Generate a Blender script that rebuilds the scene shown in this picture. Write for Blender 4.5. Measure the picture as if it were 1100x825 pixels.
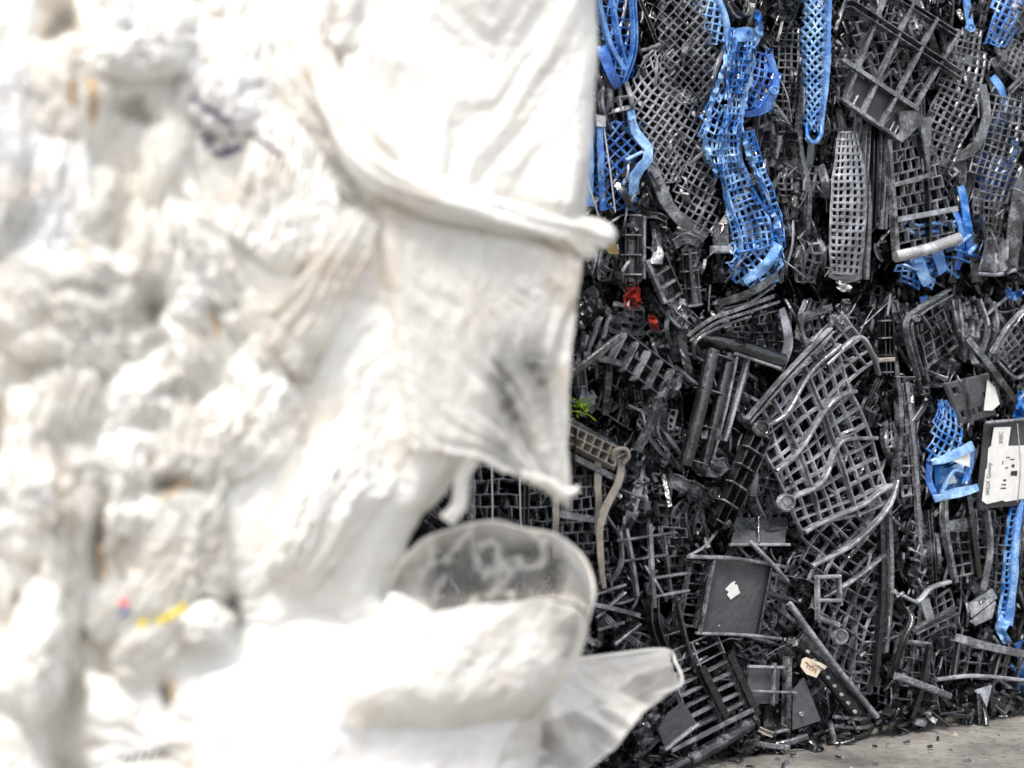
import bpy, math, random
import numpy as np
from mathutils import Vector

scene = bpy.context.scene
for _o in list(bpy.data.objects):
    bpy.data.objects.remove(_o)
COL = scene.collection
R = random.Random(7)
RN = np.random.default_rng(11)

# ------------------------------------------------------------------ camera, sky, sun, exposure
CAM_H = 1.034
cam_d = bpy.data.cameras.new("camera")
cam = bpy.data.objects.new("camera", cam_d)
COL.objects.link(cam)
cam.location = (0, 0, CAM_H)
cam.rotation_euler = (math.radians(90), 0, 0)
cam_d.sensor_width = 36.0
cam_d.lens = 72.0
cam_d.shift_y = -0.0659
cam_d.clip_start = 0.05
cam_d.clip_end = 500
cam_d.dof.use_dof = True
cam_d.dof.focus_distance = 4.98
cam_d.dof.aperture_fstop = 1.65
cam_d.dof.aperture_blades = 9
scene.camera = cam

SUN_EL, SUN_AZ = math.radians(60), math.radians(197)      # azimuth: where the sun stands, clockwise from +Y (behind the camera, to its left)
world = bpy.data.worlds.new("World")
scene.world = world
world.use_nodes = True
wn, wl = world.node_tree.nodes, world.node_tree.links
wn.clear()
sky = wn.new("ShaderNodeTexSky")
sky.sky_type = 'NISHITA'
sky.sun_disc = False
sky.sun_elevation = SUN_EL
sky.sun_rotation = SUN_AZ
sky.air_density = 1.0
sky.dust_density = 3.0
sky.ozone_density = 1.0
hs = wn.new("ShaderNodeHueSaturation")
hs.inputs['Saturation'].default_value = 0.42
bg = wn.new("ShaderNodeBackground")
bg.inputs['Strength'].default_value = 0.13
wo = wn.new("ShaderNodeOutputWorld")
wl.new(sky.outputs[0], hs.inputs['Color'])
wl.new(hs.outputs[0], bg.inputs['Color'])
wl.new(bg.outputs[0], wo.inputs['Surface'])

sd = bpy.data.lights.new("sun", 'SUN')
sd.energy = 1.5
sd.angle = math.radians(10)
sd.color = (1.0, 0.95, 0.88)
sun = bpy.data.objects.new("sun", sd)
COL.objects.link(sun)
sun_dir = Vector((math.sin(SUN_AZ) * math.cos(SUN_EL), math.cos(SUN_AZ) * math.cos(SUN_EL), math.sin(SUN_EL)))
sun.rotation_euler = sun_dir.to_track_quat('Z', 'Y').to_euler()

vs = scene.view_settings
vs.view_transform = 'Standard'
vs.look = 'None'
vs.gamma = 1.0
vs.exposure = 1.18
vs.use_curve_mapping = False
scene.render.film_transparent = False
scene.cycles.max_bounces = 8
scene.cycles.diffuse_bounces = 5
scene.cycles.glossy_bounces = 3
scene.cycles.transmission_bounces = 6
scene.cycles.transparent_max_bounces = 16
scene.cycles.use_denoising = True

# ------------------------------------------------------------------ the faces of the bales as planes: photo position -> place on the bale face
FPX = 2200.0
SL = 0.6
C0 = 4.564
NN = np.array([SL, -1.0, 0.0]) / math.sqrt(1 + SL * SL)
UU = np.array([1.0, SL, 0.0]) / math.sqrt(1 + SL * SL)
MPX = 0.00222
WHITE = 0.978

def P(x, y, d=0.0):
    """point of the plane lying d metres in front of the black bale's face"""
    x = np.asarray(x, float); y = np.asarray(y, float); d = np.asarray(d, float)
    dx = (x - 550.0) / FPX
    t = (C0 - 1.16619 * d) / (1.0 - SL * dx)
    return np.stack(np.broadcast_arrays(dx * t, t, CAM_H - (y - 340.0) / FPX * t), -1)

# ------------------------------------------------------------------ noise
_perm = np.random.default_rng(3).permutation(512)
_perm = np.concatenate([_perm, _perm, _perm])
_gr = np.random.default_rng(4).uniform(0, 2 * np.pi, 512)
_gx, _gy = np.cos(_gr), np.sin(_gr)

def noise(x, y, seed=0):
    x = np.asarray(x, float) + seed * 17.37; y = np.asarray(y, float) + seed * 9.71
    xi = np.floor(x).astype(int); yi = np.floor(y).astype(int)
    xf = x - xi; yf = y - yi
    u = xf * xf * xf * (xf * (xf * 6 - 15) + 10); v = yf * yf * yf * (yf * (yf * 6 - 15) + 10)
    def g(i, j, fx, fy):
        h = _perm[(_perm[i & 511] + (j & 511)) & 511]
        return _gx[h] * fx + _gy[h] * fy
    a = g(xi, yi, xf, yf); b = g(xi + 1, yi, xf - 1, yf)
    c = g(xi, yi + 1, xf, yf - 1); d = g(xi + 1, yi + 1, xf - 1, yf - 1)
    return (a + u * (b - a)) * (1 - v) + (c + u * (d - c)) * v * 1.0

def fbm(x, y, seed=0, n=4):
    s = 0; a = 1.0
    for k in range(n):
        s = s + a * noise(x * 2 ** k, y * 2 ** k, seed + k); a *= 0.5
    return s

def ridged(x, y, seed=0, n=3):
    s = 0; a = 1.0
    for k in range(n):
        s = s + a * (1 - 2.2 * np.abs(noise(x * 2 ** k, y * 2 ** k, seed + 5 * k))); a *= 0.5
    return s

# ------------------------------------------------------------------ objects
def clampz(V):
    V = np.array(V, float)
    V[:, 2] = np.maximum(V[:, 2], 0.004)
    return V

def link_mesh(name, VF, mat, parent=None, smooth=35, clamp=True, attr=None):
    V, F = VF
    V = clampz(V) if clamp else np.array(V, float)
    if parent is not None:
        org = np.array(parent['_org'])
    else:
        org = np.array([V[:, 0].mean(), V[:, 1].mean(), V[:, 2].min()])
    me = bpy.data.meshes.new(name)
    L = V - org
    if isinstance(F, np.ndarray):
        n, k = F.shape
        me.vertices.add(len(L)); me.vertices.foreach_set("co", L.astype(np.float32).ravel())
        me.loops.add(n * k); me.loops.foreach_set("vertex_index", F.astype(np.int32).ravel())
        me.polygons.add(n)
        me.polygons.foreach_set("loop_start", np.arange(0, n * k, k, dtype=np.int32))
        me.polygons.foreach_set("loop_total", np.full(n, k, dtype=np.int32))
        me.update(calc_edges=True)
    else:
        me.from_pydata(L.tolist(), [], F)
    if attr is not None:
        at = me.attributes.new("film_weight", 'FLOAT', 'POINT')
        at.data.foreach_set("value", np.asarray(attr, np.float32).ravel())
    me.materials.append(mat)
    if smooth:
        me.polygons.foreach_set("use_smooth", [True] * len(me.polygons))
        if smooth < 180:
            me.set_sharp_from_angle(angle=math.radians(smooth))
    me.update()
    o = bpy.data.objects.new(name, me)
    COL.objects.link(o)
    if parent is not None:
        o.parent = parent
    else:
        o.location = org
    o['_org'] = [float(q) for q in (org)]
    return o

def tag(o, label, cat, group=None, kind=None):
    o['label'] = label; o['category'] = cat
    if group: o['group'] = group
    if kind: o['kind'] = kind
    return o

def empty(name, org, label, cat, group=None):
    o = bpy.data.objects.new(name, None)
    o.empty_display_size = 0.05
    COL.objects.link(o)
    o.location = [float(q) for q in org]
    o['_org'] = [float(q) for q in org]
    return tag(o, label, cat, group)

def join(parts):
    """several (V, F) into one (V, F)"""
    Vs, Fs, k = [], [], 0
    for V, F in parts:
        V = np.asarray(V)
        Vs.append(V)
        Fs.extend([[i + k for i in f] for f in (F.tolist() if isinstance(F, np.ndarray) else F)])
        k += len(V)
    return np.concatenate(Vs), Fs

# ------------------------------------------------------------------ shape makers
def catmull(pts, n):
    pts = np.asarray(pts, float)
    if len(pts) == 2:
        t = np.linspace(0, 1, n)[:, None]
        return pts[0] * (1 - t) + pts[1] * t
    q = np.concatenate([[2 * pts[0] - pts[1]], pts, [2 * pts[-1] - pts[-2]]])
    m = len(pts) - 1
    u = np.linspace(0, m - 1e-9, n)
    i = u.astype(int); f = (u - i)[:, None]
    a, b, c, d = q[i], q[i + 1], q[i + 2], q[i + 3]
    return 0.5 * (2 * b + (c - a) * f + (2 * a - 5 * b + 4 * c - d) * f ** 2 + (3 * b - a - 3 * c + d) * f ** 3)

def quad_map(q, crum=0.006, lam=22, warp=1.2, bow=0.0, seed=None):
    """q: four (x, y, d) corners, going round; returns the map, its length and width"""
    seed = R.randint(0, 400) if seed is None else seed
    q = np.array(q, float)
    L = 0.5 * (np.hypot(*(q[1] - q[0])[:2]) + np.hypot(*(q[2] - q[3])[:2]))
    W = 0.5 * (np.hypot(*(q[3] - q[0])[:2]) + np.hypot(*(q[2] - q[1])[:2]))
    def f(a, b):
        s = (a / L)[..., None]; t = (b / W)[..., None]
        p = (q[0] * (1 - s) + q[1] * s) * (1 - t) + (q[3] * (1 - s) + q[2] * s) * t
        x = p[..., 0] + warp * 2 * noise(a / lam, b / lam, seed + 1)
        y = p[..., 1] + warp * 2 * noise(a / lam, b / lam, seed + 2)
        d = p[..., 2] + crum * 2 * noise(a / lam, b / lam, seed) + bow * (1 - (2 * t[..., 0] - 1) ** 2)
        return P(x, y, d)
    return f, L, W

def ribbon_map(sp, crum=0.006, lam=20, warp=1.0, bow=0.0, tilt=0.0, fold=0.0, seed=None):
    """sp: spine of (x, y, width, d)"""
    seed = R.randint(0, 400) if seed is None else seed
    c = catmull(sp, 80)
    seg = np.hypot(np.diff(c[:, 0]), np.diff(c[:, 1]))
    S = np.concatenate([[0], np.cumsum(seg)])
    L = S[-1]; W = c[:, 2].max()
    T = np.gradient(c[:, :2], axis=0); T /= np.linalg.norm(T, axis=1)[:, None] + 1e-9
    def f(a, b):
        b = b - W / 2
        x = np.interp(a, S, c[:, 0]); y = np.interp(a, S, c[:, 1]); w = np.interp(a, S, c[:, 2]); d = np.interp(a, S, c[:, 3])
        tx = np.interp(a, S, T[:, 0]); ty = np.interp(a, S, T[:, 1])
        k = b * w / W
        u = 2 * b / W
        x = x - ty * k + warp * 2 * noise(a / lam, b / lam, seed + 1)
        y = y + tx * k + warp * 2 * noise(a / lam, b / lam, seed + 2)
        d = d + bow * (1 - u * u) + tilt * u + fold * (1 - 2 * np.abs(((u * 1.5 + 0.3 * noise(a / 40, b * 0, seed + 4)) % 2) - 1)) + crum * 2 * noise(a / lam, b / lam, seed)
        return P(x, y, d)
    return f, L, W

def solid_from_mask(mask, A, B, fmap, th, A2=None, B2=None):
    """mask of fine cells over grid lines (A, B in the map's coordinates) -> solid sheet with real holes"""
    n, m = mask.shape
    used = np.zeros((n + 1, m + 1), bool)
    used[:-1, :-1] |= mask; used[1:, :-1] |= mask; used[:-1, 1:] |= mask; used[1:, 1:] |= mask
    idx = -np.ones((n + 1, m + 1), int)
    k = used.sum(); idx[used] = np.arange(k)
    a, b = A[used], B[used]
    e = 0.6
    p = fmap(a, b)
    pb = p if A2 is None else fmap(A2[used], B2[used])             # moulded strands are wider at the back than at the front
    N = np.cross(fmap(a + e, b) - fmap(a - e, b), fmap(a, b + e) - fmap(a, b - e))
    N /= np.linalg.norm(N, axis=1)[:, None] + 1e-12
    if (N @ NN).mean() < 0: N = -N
    V = np.concatenate([p, pb - N * th])
    I, J = np.nonzero(mask)
    q = np.stack([idx[I, J], idx[I + 1, J], idx[I + 1, J + 1], idx[I, J + 1]], 1)
    F = [q, q[:, ::-1] + k]
    pad = np.pad(mask, 1)
    for di, dj, c0, c1 in ((-1, 0, (0, 1), (0, 0)), (1, 0, (1, 0), (1, 1)), (0, -1, (0, 0), (1, 0)), (0, 1, (1, 1), (0, 1))):
        s = mask & ~pad[1 + di:1 + di + n, 1 + dj:1 + dj + m]
        I, J = np.nonzero(s)
        u, v = idx[I + c0[0], J + c0[1]], idx[I + c1[0], J + c1[1]]
        F.append(np.stack([u, v, v + k, u + k], 1))
    return V, np.concatenate(F)

def lattice(m, p=10.0, s=3.2, ang=0, th=0.004, torn=0.04, brick=False, p2=None, s2=None, rim=0, fill=0.0, seed=None):
    """sheet with holes: pitch p, strand width s (photo px of 2.2 mm); ang 45 turns the mesh; brick staggers it"""
    f, L, W = m
    rg = np.random.default_rng(R.randint(0, 10 ** 6) if seed is None else seed)
    p2 = p2 or p; s2 = s2 or s
    if ang == 0:
        nu = max(1, round(L / p)); nv = max(1, round(W / p2))
        p = (L - s) / nu; p2 = (W - s2) / nv
        if brick:
            lu = np.concatenate([[i * p, i * p + s, i * p + p / 2, i * p + p / 2 + s] for i in range(nu)] + [[nu * p, nu * p + s]])
        else:
            lu = np.concatenate([[i * p, i * p + s] for i in range(nu + 1)])
        lv = np.concatenate([[j * p2, j * p2 + s2] for j in range(nv + 1)])
        def inset(l, w, sh=.24):
            l = l.copy(); l[0::2] += sh * w; l[1::2] -= sh * w; return l
        A2, B2 = np.meshgrid(lu, lv, indexing='ij')
        A, B = np.meshgrid(inset(lu, s), inset(lv, s2), indexing='ij')
        mask = np.zeros((len(lu) - 1, len(lv) - 1), bool)
        k = 4 if brick else 2
        for i in range(nu):
            for j in range(nv):
                if rg.random() < torn: continue
                i0, j0 = k * i, 2 * j
                mask[i0:i0 + k + 1, [j0, j0 + 2]] = True
                if brick:
                    if j % 2: mask[i0 + 2, j0:j0 + 3] = True
                    else:
                        mask[i0, j0:j0 + 3] = True; mask[i0 + k, j0:j0 + 3] = True
                else:
                    mask[[i0, i0 + 2], j0:j0 + 3] = True
                if rg.random() < fill: mask[i0:i0 + k + 1, j0:j0 + 3] = True
        if rim:
            mask[0] = True; mask[-1] = True; mask[:, 0] = True; mask[:, -1] = True
    else:
        c, sn = math.cos(math.radians(ang)), math.sin(math.radians(ang))
        ext = 0.5 * math.hypot(L, W) + 2 * p
        n = int(2 * ext / p) + 1
        l1 = np.concatenate([[i * p - ext, i * p - ext + s] for i in range(n + 1)])
        l0 = l1.copy(); l0[0::2] += .24 * s; l0[1::2] -= .24 * s
        X, Y = np.meshgrid(l1, l1, indexing='ij')
        A2 = L / 2 + c * X - sn * Y; B2 = W / 2 + sn * X + c * Y
        X, Y = np.meshgrid(l0, l0, indexing='ij')
        A = L / 2 + c * X - sn * Y; B = W / 2 + sn * X + c * Y
        mask = np.zeros((2 * n + 1, 2 * n + 1), bool)
        for i in range(n):
            for j in range(n):
                x = (i + .5) * p - ext; y = (j + .5) * p - ext
                a = L / 2 + c * x - sn * y; b = W / 2 + sn * x + c * y
                if a < 0 or a > L or b < 0 or b > W or rg.random() < torn: continue
                i0, j0 = 2 * i, 2 * j
                mask[i0:i0 + 3, [j0, j0 + 2]] = True; mask[[i0, i0 + 2], j0:j0 + 3] = True
                if rg.random() < fill: mask[i0:i0 + 3, j0:j0 + 3] = True
    if not mask.any(): mask[:] = True
    return solid_from_mask(mask, A, B, f, th, A2, B2)

def sheet(m, th=0.003, nu=10, nv=8, cut=0.0):
    """solid plate on a map; cut nibbles broken corners"""
    f, L, W = m
    A, B = np.meshgrid(np.linspace(0, L, nu + 1), np.linspace(0, W, nv + 1), indexing='ij')
    mask = np.ones((nu, nv), bool)
    if cut:
        mask &= RN.random((nu, nv)) > cut * ((np.abs(np.linspace(-1, 1, nu))[:, None] > .7) | (np.abs(np.linspace(-1, 1, nv))[None] > .7))
    return solid_from_mask(mask, A, B, f, th)

def prof(kind, w, h, t=0.003):
    if kind == 'box':
        c = .24 * min(w, h)
        return [(-w / 2, -h / 2), (w / 2, -h / 2), (w / 2, h / 2 - c), (w / 2 - c, h / 2), (-w / 2 + c, h / 2), (-w / 2, h / 2 - c)]
    if kind == 'U': return [(-w / 2, -h / 2), (w / 2, -h / 2), (w / 2, h / 2), (w / 2 - t, h / 2), (w / 2 - t, -h / 2 + t), (-w / 2 + t, -h / 2 + t), (-w / 2 + t, h / 2), (-w / 2, h / 2)]
    if kind == 'T': return [(-w / 2, h / 2 - t), (-t / 2, h / 2 - t), (-t / 2, -h / 2), (t / 2, -h / 2), (t / 2, h / 2 - t), (w / 2, h / 2 - t), (w / 2, h / 2), (-w / 2, h / 2)]
    if kind == 'L': return [(-w / 2, h / 2), (-w / 2, h / 2 - t), (w / 2 - t, h / 2 - t), (w / 2 - t, -h / 2), (w / 2, -h / 2), (w / 2, h / 2)]
    if kind == 'E': return [(-w / 2, -h / 2), (w / 2, -h / 2), (w / 2, h / 2), (w / 2 - t, h / 2), (w / 2 - t, -h / 2 + t), (t / 2, -h / 2 + t), (t / 2, h / 2), (-t / 2, h / 2), (-t / 2, -h / 2 + t), (-w / 2 + t, -h / 2 + t), (-w / 2 + t, h / 2), (-w / 2, h / 2)]
    if kind == 'tube': return [(w / 2 * math.cos(a), h / 2 * math.sin(a)) for a in np.linspace(0, 2 * math.pi, 14, endpoint=False)]
    if kind == 'half':                                            # open half pipe, hollow towards the camera
        o = [(w / 2 * math.cos(a), -h / 2 * math.sin(a)) for a in np.linspace(0, math.pi, 9)]
        i = [((w / 2 - t) * math.cos(a), -(h / 2 - t) * math.sin(a)) for a in np.linspace(math.pi, 0, 9)]
        return o[::-1] + i[::-1]
    raise ValueError(kind)

def sweep3(C, pr, roll=0.0, taper=None, up=None):
    C = np.asarray(C, float); n = len(C)
    T = np.gradient(C, axis=0); T /= np.linalg.norm(T, axis=1)[:, None] + 1e-12
    ref = NN if up is None else np.asarray(up, float)
    B = np.cross(T, ref); bl = np.linalg.norm(B, axis=1)[:, None]
    B = np.where(bl < 0.05, np.array([0, 0, 1.0]), B / (bl + 1e-12))
    N = np.cross(B, T)
    cr, sr = math.cos(roll), math.sin(roll)
    B, N = B * cr + N * sr, N * cr - B * sr
    pr = np.asarray(pr); k = len(pr)
    tp = np.ones(n) if taper is None else np.asarray(taper)
    V = (C[:, None] + (pr[None, :, 0, None] * B[:, None] + pr[None, :, 1, None] * N[:, None]) * tp[:, None, None]).reshape(-1, 3)
    F = []
    for i in range(n - 1):
        for j in range(k):
            F.append([i * k + j, i * k + (j + 1) % k, (i + 1) * k + (j + 1) % k, (i + 1) * k + j])
    F.append(list(range(k))[::-1]); F.append([(n - 1) * k + j for j in range(k)])
    return V, F

def bar(pts, w, h=0.012, kind='box', roll=0.0, n=None, jit=0.0, t=0.003):
    """pts (x, y, d); w in photo px, h in metres"""
    pts = np.asarray([q if len(q) == 3 else (*q, 0.0) for q in pts], float)
    n = n or (2 if len(pts) == 2 and not jit else max(4, 6 * (len(pts) - 1)))
    c = catmull(pts, n)
    if jit:
        c[1:-1] += RN.normal(0, 1, (n - 2, 3)) * np.array([jit, jit, jit * .002])
    return sweep3(P(c[:, 0], c[:, 1], c[:, 2]), prof(kind, w * MPX, h, t), roll)

def ribs(pts, w, h, nr, t=0.0035, off=0.0, e0=0.04, e1=0.96):
    """cross plates along a spine"""
    pts = np.asarray([q if len(q) == 3 else (*q, 0.0) for q in pts], float)
    c = catmull(pts, 60)
    out = []
    for s in np.linspace(e0, e1, nr):
        i = s * 59; i0 = min(int(i), 58); f = i - i0
        p = c[i0] * (1 - f) + c[i0 + 1] * f; d = (c[i0 + 1] - c[i0]); d = d / (np.hypot(d[0], d[1]) + 1e-9)
        C = P(np.array([p[0] - d[0] * t / MPX / 2, p[0] + d[0] * t / MPX / 2]), np.array([p[1] - d[1] * t / MPX / 2, p[1] + d[1] * t / MPX / 2]), np.array([p[2] + off] * 2))
        out.append(sweep3(C, prof('box', w * MPX, h)))
    return out

def plate(poly, th=0.004, d=0.0):
    """flat polygon plate from (x, y[, d]) corners"""
    q = np.asarray([c if len(c) == 3 else (*c, d) for c in poly], float)
    p = P(q[:, 0], q[:, 1], q[:, 2]); k = len(p)
    b = p - NN * th
    F = [list(range(k)), [k + i for i in range(k)][::-1]] + [[i, k + i, k + (i + 1) % k, (i + 1) % k] for i in range(k)]
    return np.concatenate([p, b]), F

def disc(x, y, r, d, th=0.006, hole=0.0):
    a = np.linspace(0, 2 * math.pi, 20, endpoint=False)
    out = [plate([(x + r * math.cos(q), y + r * math.sin(q), d) for q in a], th),
           plate([(x + r * .25 * math.cos(q), y + r * .25 * math.sin(q), d + .004) for q in a], .003)]
    c = [(x + r * .8 * math.cos(q), y + r * .8 * math.sin(q), d + .002) for q in np.append(a, a[0])]
    out.append(bar(c, 1.2, .004, n=24))
    return join(out)

# ------------------------------------------------------------------ materials
def nt(name):
    m = bpy.data.materials.new(name); m.use_nodes = True
    n = m.node_tree.nodes; l = m.node_tree.links
    return m, n, l, n["Principled BSDF"]

def plastic(name, c_dark, c_dust_highlight, rough=0.36, dust=0.5, scale=9.0, spec=0.5):
    """moulded plastic: mottled, dusty, painted highlights in the light blue, fine scuffs; each piece a shade of its own"""
    m, n, l, b = nt(name)
    tc = n.new("ShaderNodeTexCoord")
    n1 = n.new("ShaderNodeTexNoise"); n1.inputs['Scale'].default_value = scale; n1.inputs['Detail'].default_value = 6; n1.inputs['Roughness'].default_value = .65
    n2 = n.new("ShaderNodeTexNoise"); n2.inputs['Scale'].default_value = 160; n2.inputs['Detail'].default_value = 4
    oi = n.new("ShaderNodeObjectInfo")
    for q in (n1, n2): l.new(tc.outputs['Object'], q.inputs['Vector'])
    mr = n.new("ShaderNodeMapRange"); mr.inputs[1].default_value = .44; mr.inputs[2].default_value = .64; mr.inputs[3].default_value = 0; mr.inputs[4].default_value = dust
    l.new(n1.outputs[0], mr.inputs[0])
    mu = n.new("ShaderNodeMath"); mu.operation = 'MULTIPLY_ADD'; mu.inputs[1].default_value = .55; mu.inputs[2].default_value = -.12
    l.new(oi.outputs['Random'], mu.inputs[0])
    ad = n.new("ShaderNodeMath"); ad.operation = 'ADD'; ad.use_clamp = True
    l.new(mr.outputs[0], ad.inputs[0]); l.new(mu.outputs[0], ad.inputs[1])
    gr = n.new("ShaderNodeMath"); gr.operation = 'MULTIPLY'
    m2 = n.new("ShaderNodeMapRange"); m2.inputs[1].default_value = .3; m2.inputs[2].default_value = .7; m2.inputs[3].default_value = .55; m2.inputs[4].default_value = 1.15
    l.new(n2.outputs[0], m2.inputs[0]); l.new(ad.outputs[0], gr.inputs[0]); l.new(m2.outputs[0], gr.inputs[1])
    mx = n.new("ShaderNodeMix"); mx.data_type = 'RGBA'
    mx.inputs['A'].default_value = (*c_dark, 1); mx.inputs['B'].default_value = (*c_dust_highlight, 1)
    l.new(gr.outputs[0], mx.inputs['Factor']); l.new(mx.outputs['Result'], b.inputs['Base Color'])
    rr = n.new("ShaderNodeMapRange"); rr.inputs[3].default_value = rough - .08; rr.inputs[4].default_value = rough + .3
    l.new(gr.outputs[0], rr.inputs[0]); l.new(rr.outputs[0], b.inputs['Roughness'])
    b.inputs['Specular IOR Level'].default_value = spec
    n3 = n.new("ShaderNodeTexNoise"); n3.inputs['Scale'].default_value = 55; n3.inputs['Detail'].default_value = 3
    l.new(tc.outputs['Object'], n3.inputs['Vector'])
    bp = n.new("ShaderNodeBump"); bp.inputs['Strength'].default_value = .5; bp.inputs['Distance'].default_value = .006
    l.new(n3.outputs[0], bp.inputs['Height'])
    bv = n.new("ShaderNodeBevel"); bv.samples = 2; bv.inputs['Radius'].default_value = .0016      # moulded edges are rounded and catch the sky
    l.new(bv.outputs[0], bp.inputs['Normal']); l.new(bp.outputs[0], b.inputs['Normal'])
    return m

M = {}
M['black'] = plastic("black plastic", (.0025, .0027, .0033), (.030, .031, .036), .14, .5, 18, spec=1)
M['grey'] = plastic("dusty black plastic", (.009, .0094, .011), (.27, .276, .305), .15, .75, 20, spec=1)
M['dusty'] = plastic("grey dusty plastic", (.055, .057, .066), (.40, .41, .455), .16, .85, 18, spec=1)
M['plate'] = plastic("flat black plastic", (.045, .045, .050), (.12, .12, .13), .4, .5, 7.0, .5)
M['cobalt'] = plastic("cobalt blue plastic", (.006, .075, .36), (.20, .44, .80), .2, .7, 18, spec=.9)
M['sky'] = plastic("light blue plastic", (.010, .13, .46), (.40, .64, .90), .2, .8, 18, spec=.9)  # paler blue patches paint highlights into the colour
M['red'] = plastic("red plastic", (.24, .016, .010), (.55, .10, .06), .3, .4)
M['tan'] = plastic("tan strap", (.20, .175, .15), (.48, .43, .36), .45, .8, 22)
M['bright'] = plastic("pale plastic", (.26, .26, .27), (.70, .70, .70), .3, .7, 25, .8)
M['yellow'] = plastic("yellow plastic", (.16, .11, .02), (.34, .26, .08), .45, .4)
M['shadow'] = plastic("shade black core", (.004, .004, .005), (.012, .012, .013), .6, .5, spec=.2)  # near-black colour paints the deep shade inside the bales

def simple(name, c, rough=.6, var=.15, scale=30, spec=.3):
    m, n, l, b = nt(name)
    tc = n.new("ShaderNodeTexCoord")
    n1 = n.new("ShaderNodeTexNoise"); n1.inputs['Scale'].default_value = scale; n1.inputs['Detail'].default_value = 5
    l.new(tc.outputs['Object'], n1.inputs['Vector'])
    mx = n.new("ShaderNodeMix"); mx.data_type = 'RGBA'
    mx.inputs['A'].default_value = (*[q * (1 - var) for q in c], 1); mx.inputs['B'].default_value = (*[min(1, q * (1 + var)) for q in c], 1)
    l.new(n1.outputs[0], mx.inputs['Factor']); l.new(mx.outputs['Result'], b.inputs['Base Color'])
    b.inputs['Roughness'].default_value = rough; b.inputs['Specular IOR Level'].default_value = spec
    return m
M['paper'] = simple("white paper label", (.70, .69, .66), .7, .22, 55)
M['cream'] = simple("cream paper label", (.72, .62, .50), .7, .12, 40)
M['ink'] = simple("dark print", (.03, .028, .03), .6, .3)
M['brownink'] = simple("brown print", (.28, .13, .08), .6, .2)
M['wire'] = simple("pale baling wire", (.62, .61, .58), .35, .2, 60, .6)
M['weed'] = simple("bright green weed", (.28, .44, .04), .5, .3, 80)
M['lemon'] = simple("yellow film scrap", (.85, .66, .02), .45, .1)
M['amber'] = simple("amber tape", (.46, .29, .14), .45, .3, 60)
M['redprint'] = simple("red print", (.75, .10, .10), .5, .1)
M['blueprint'] = simple("blue print", (.08, .25, .70), .5, .1)
M['marker'] = simple("violet black marker", (.05, .035, .075), .5, .2)

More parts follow.
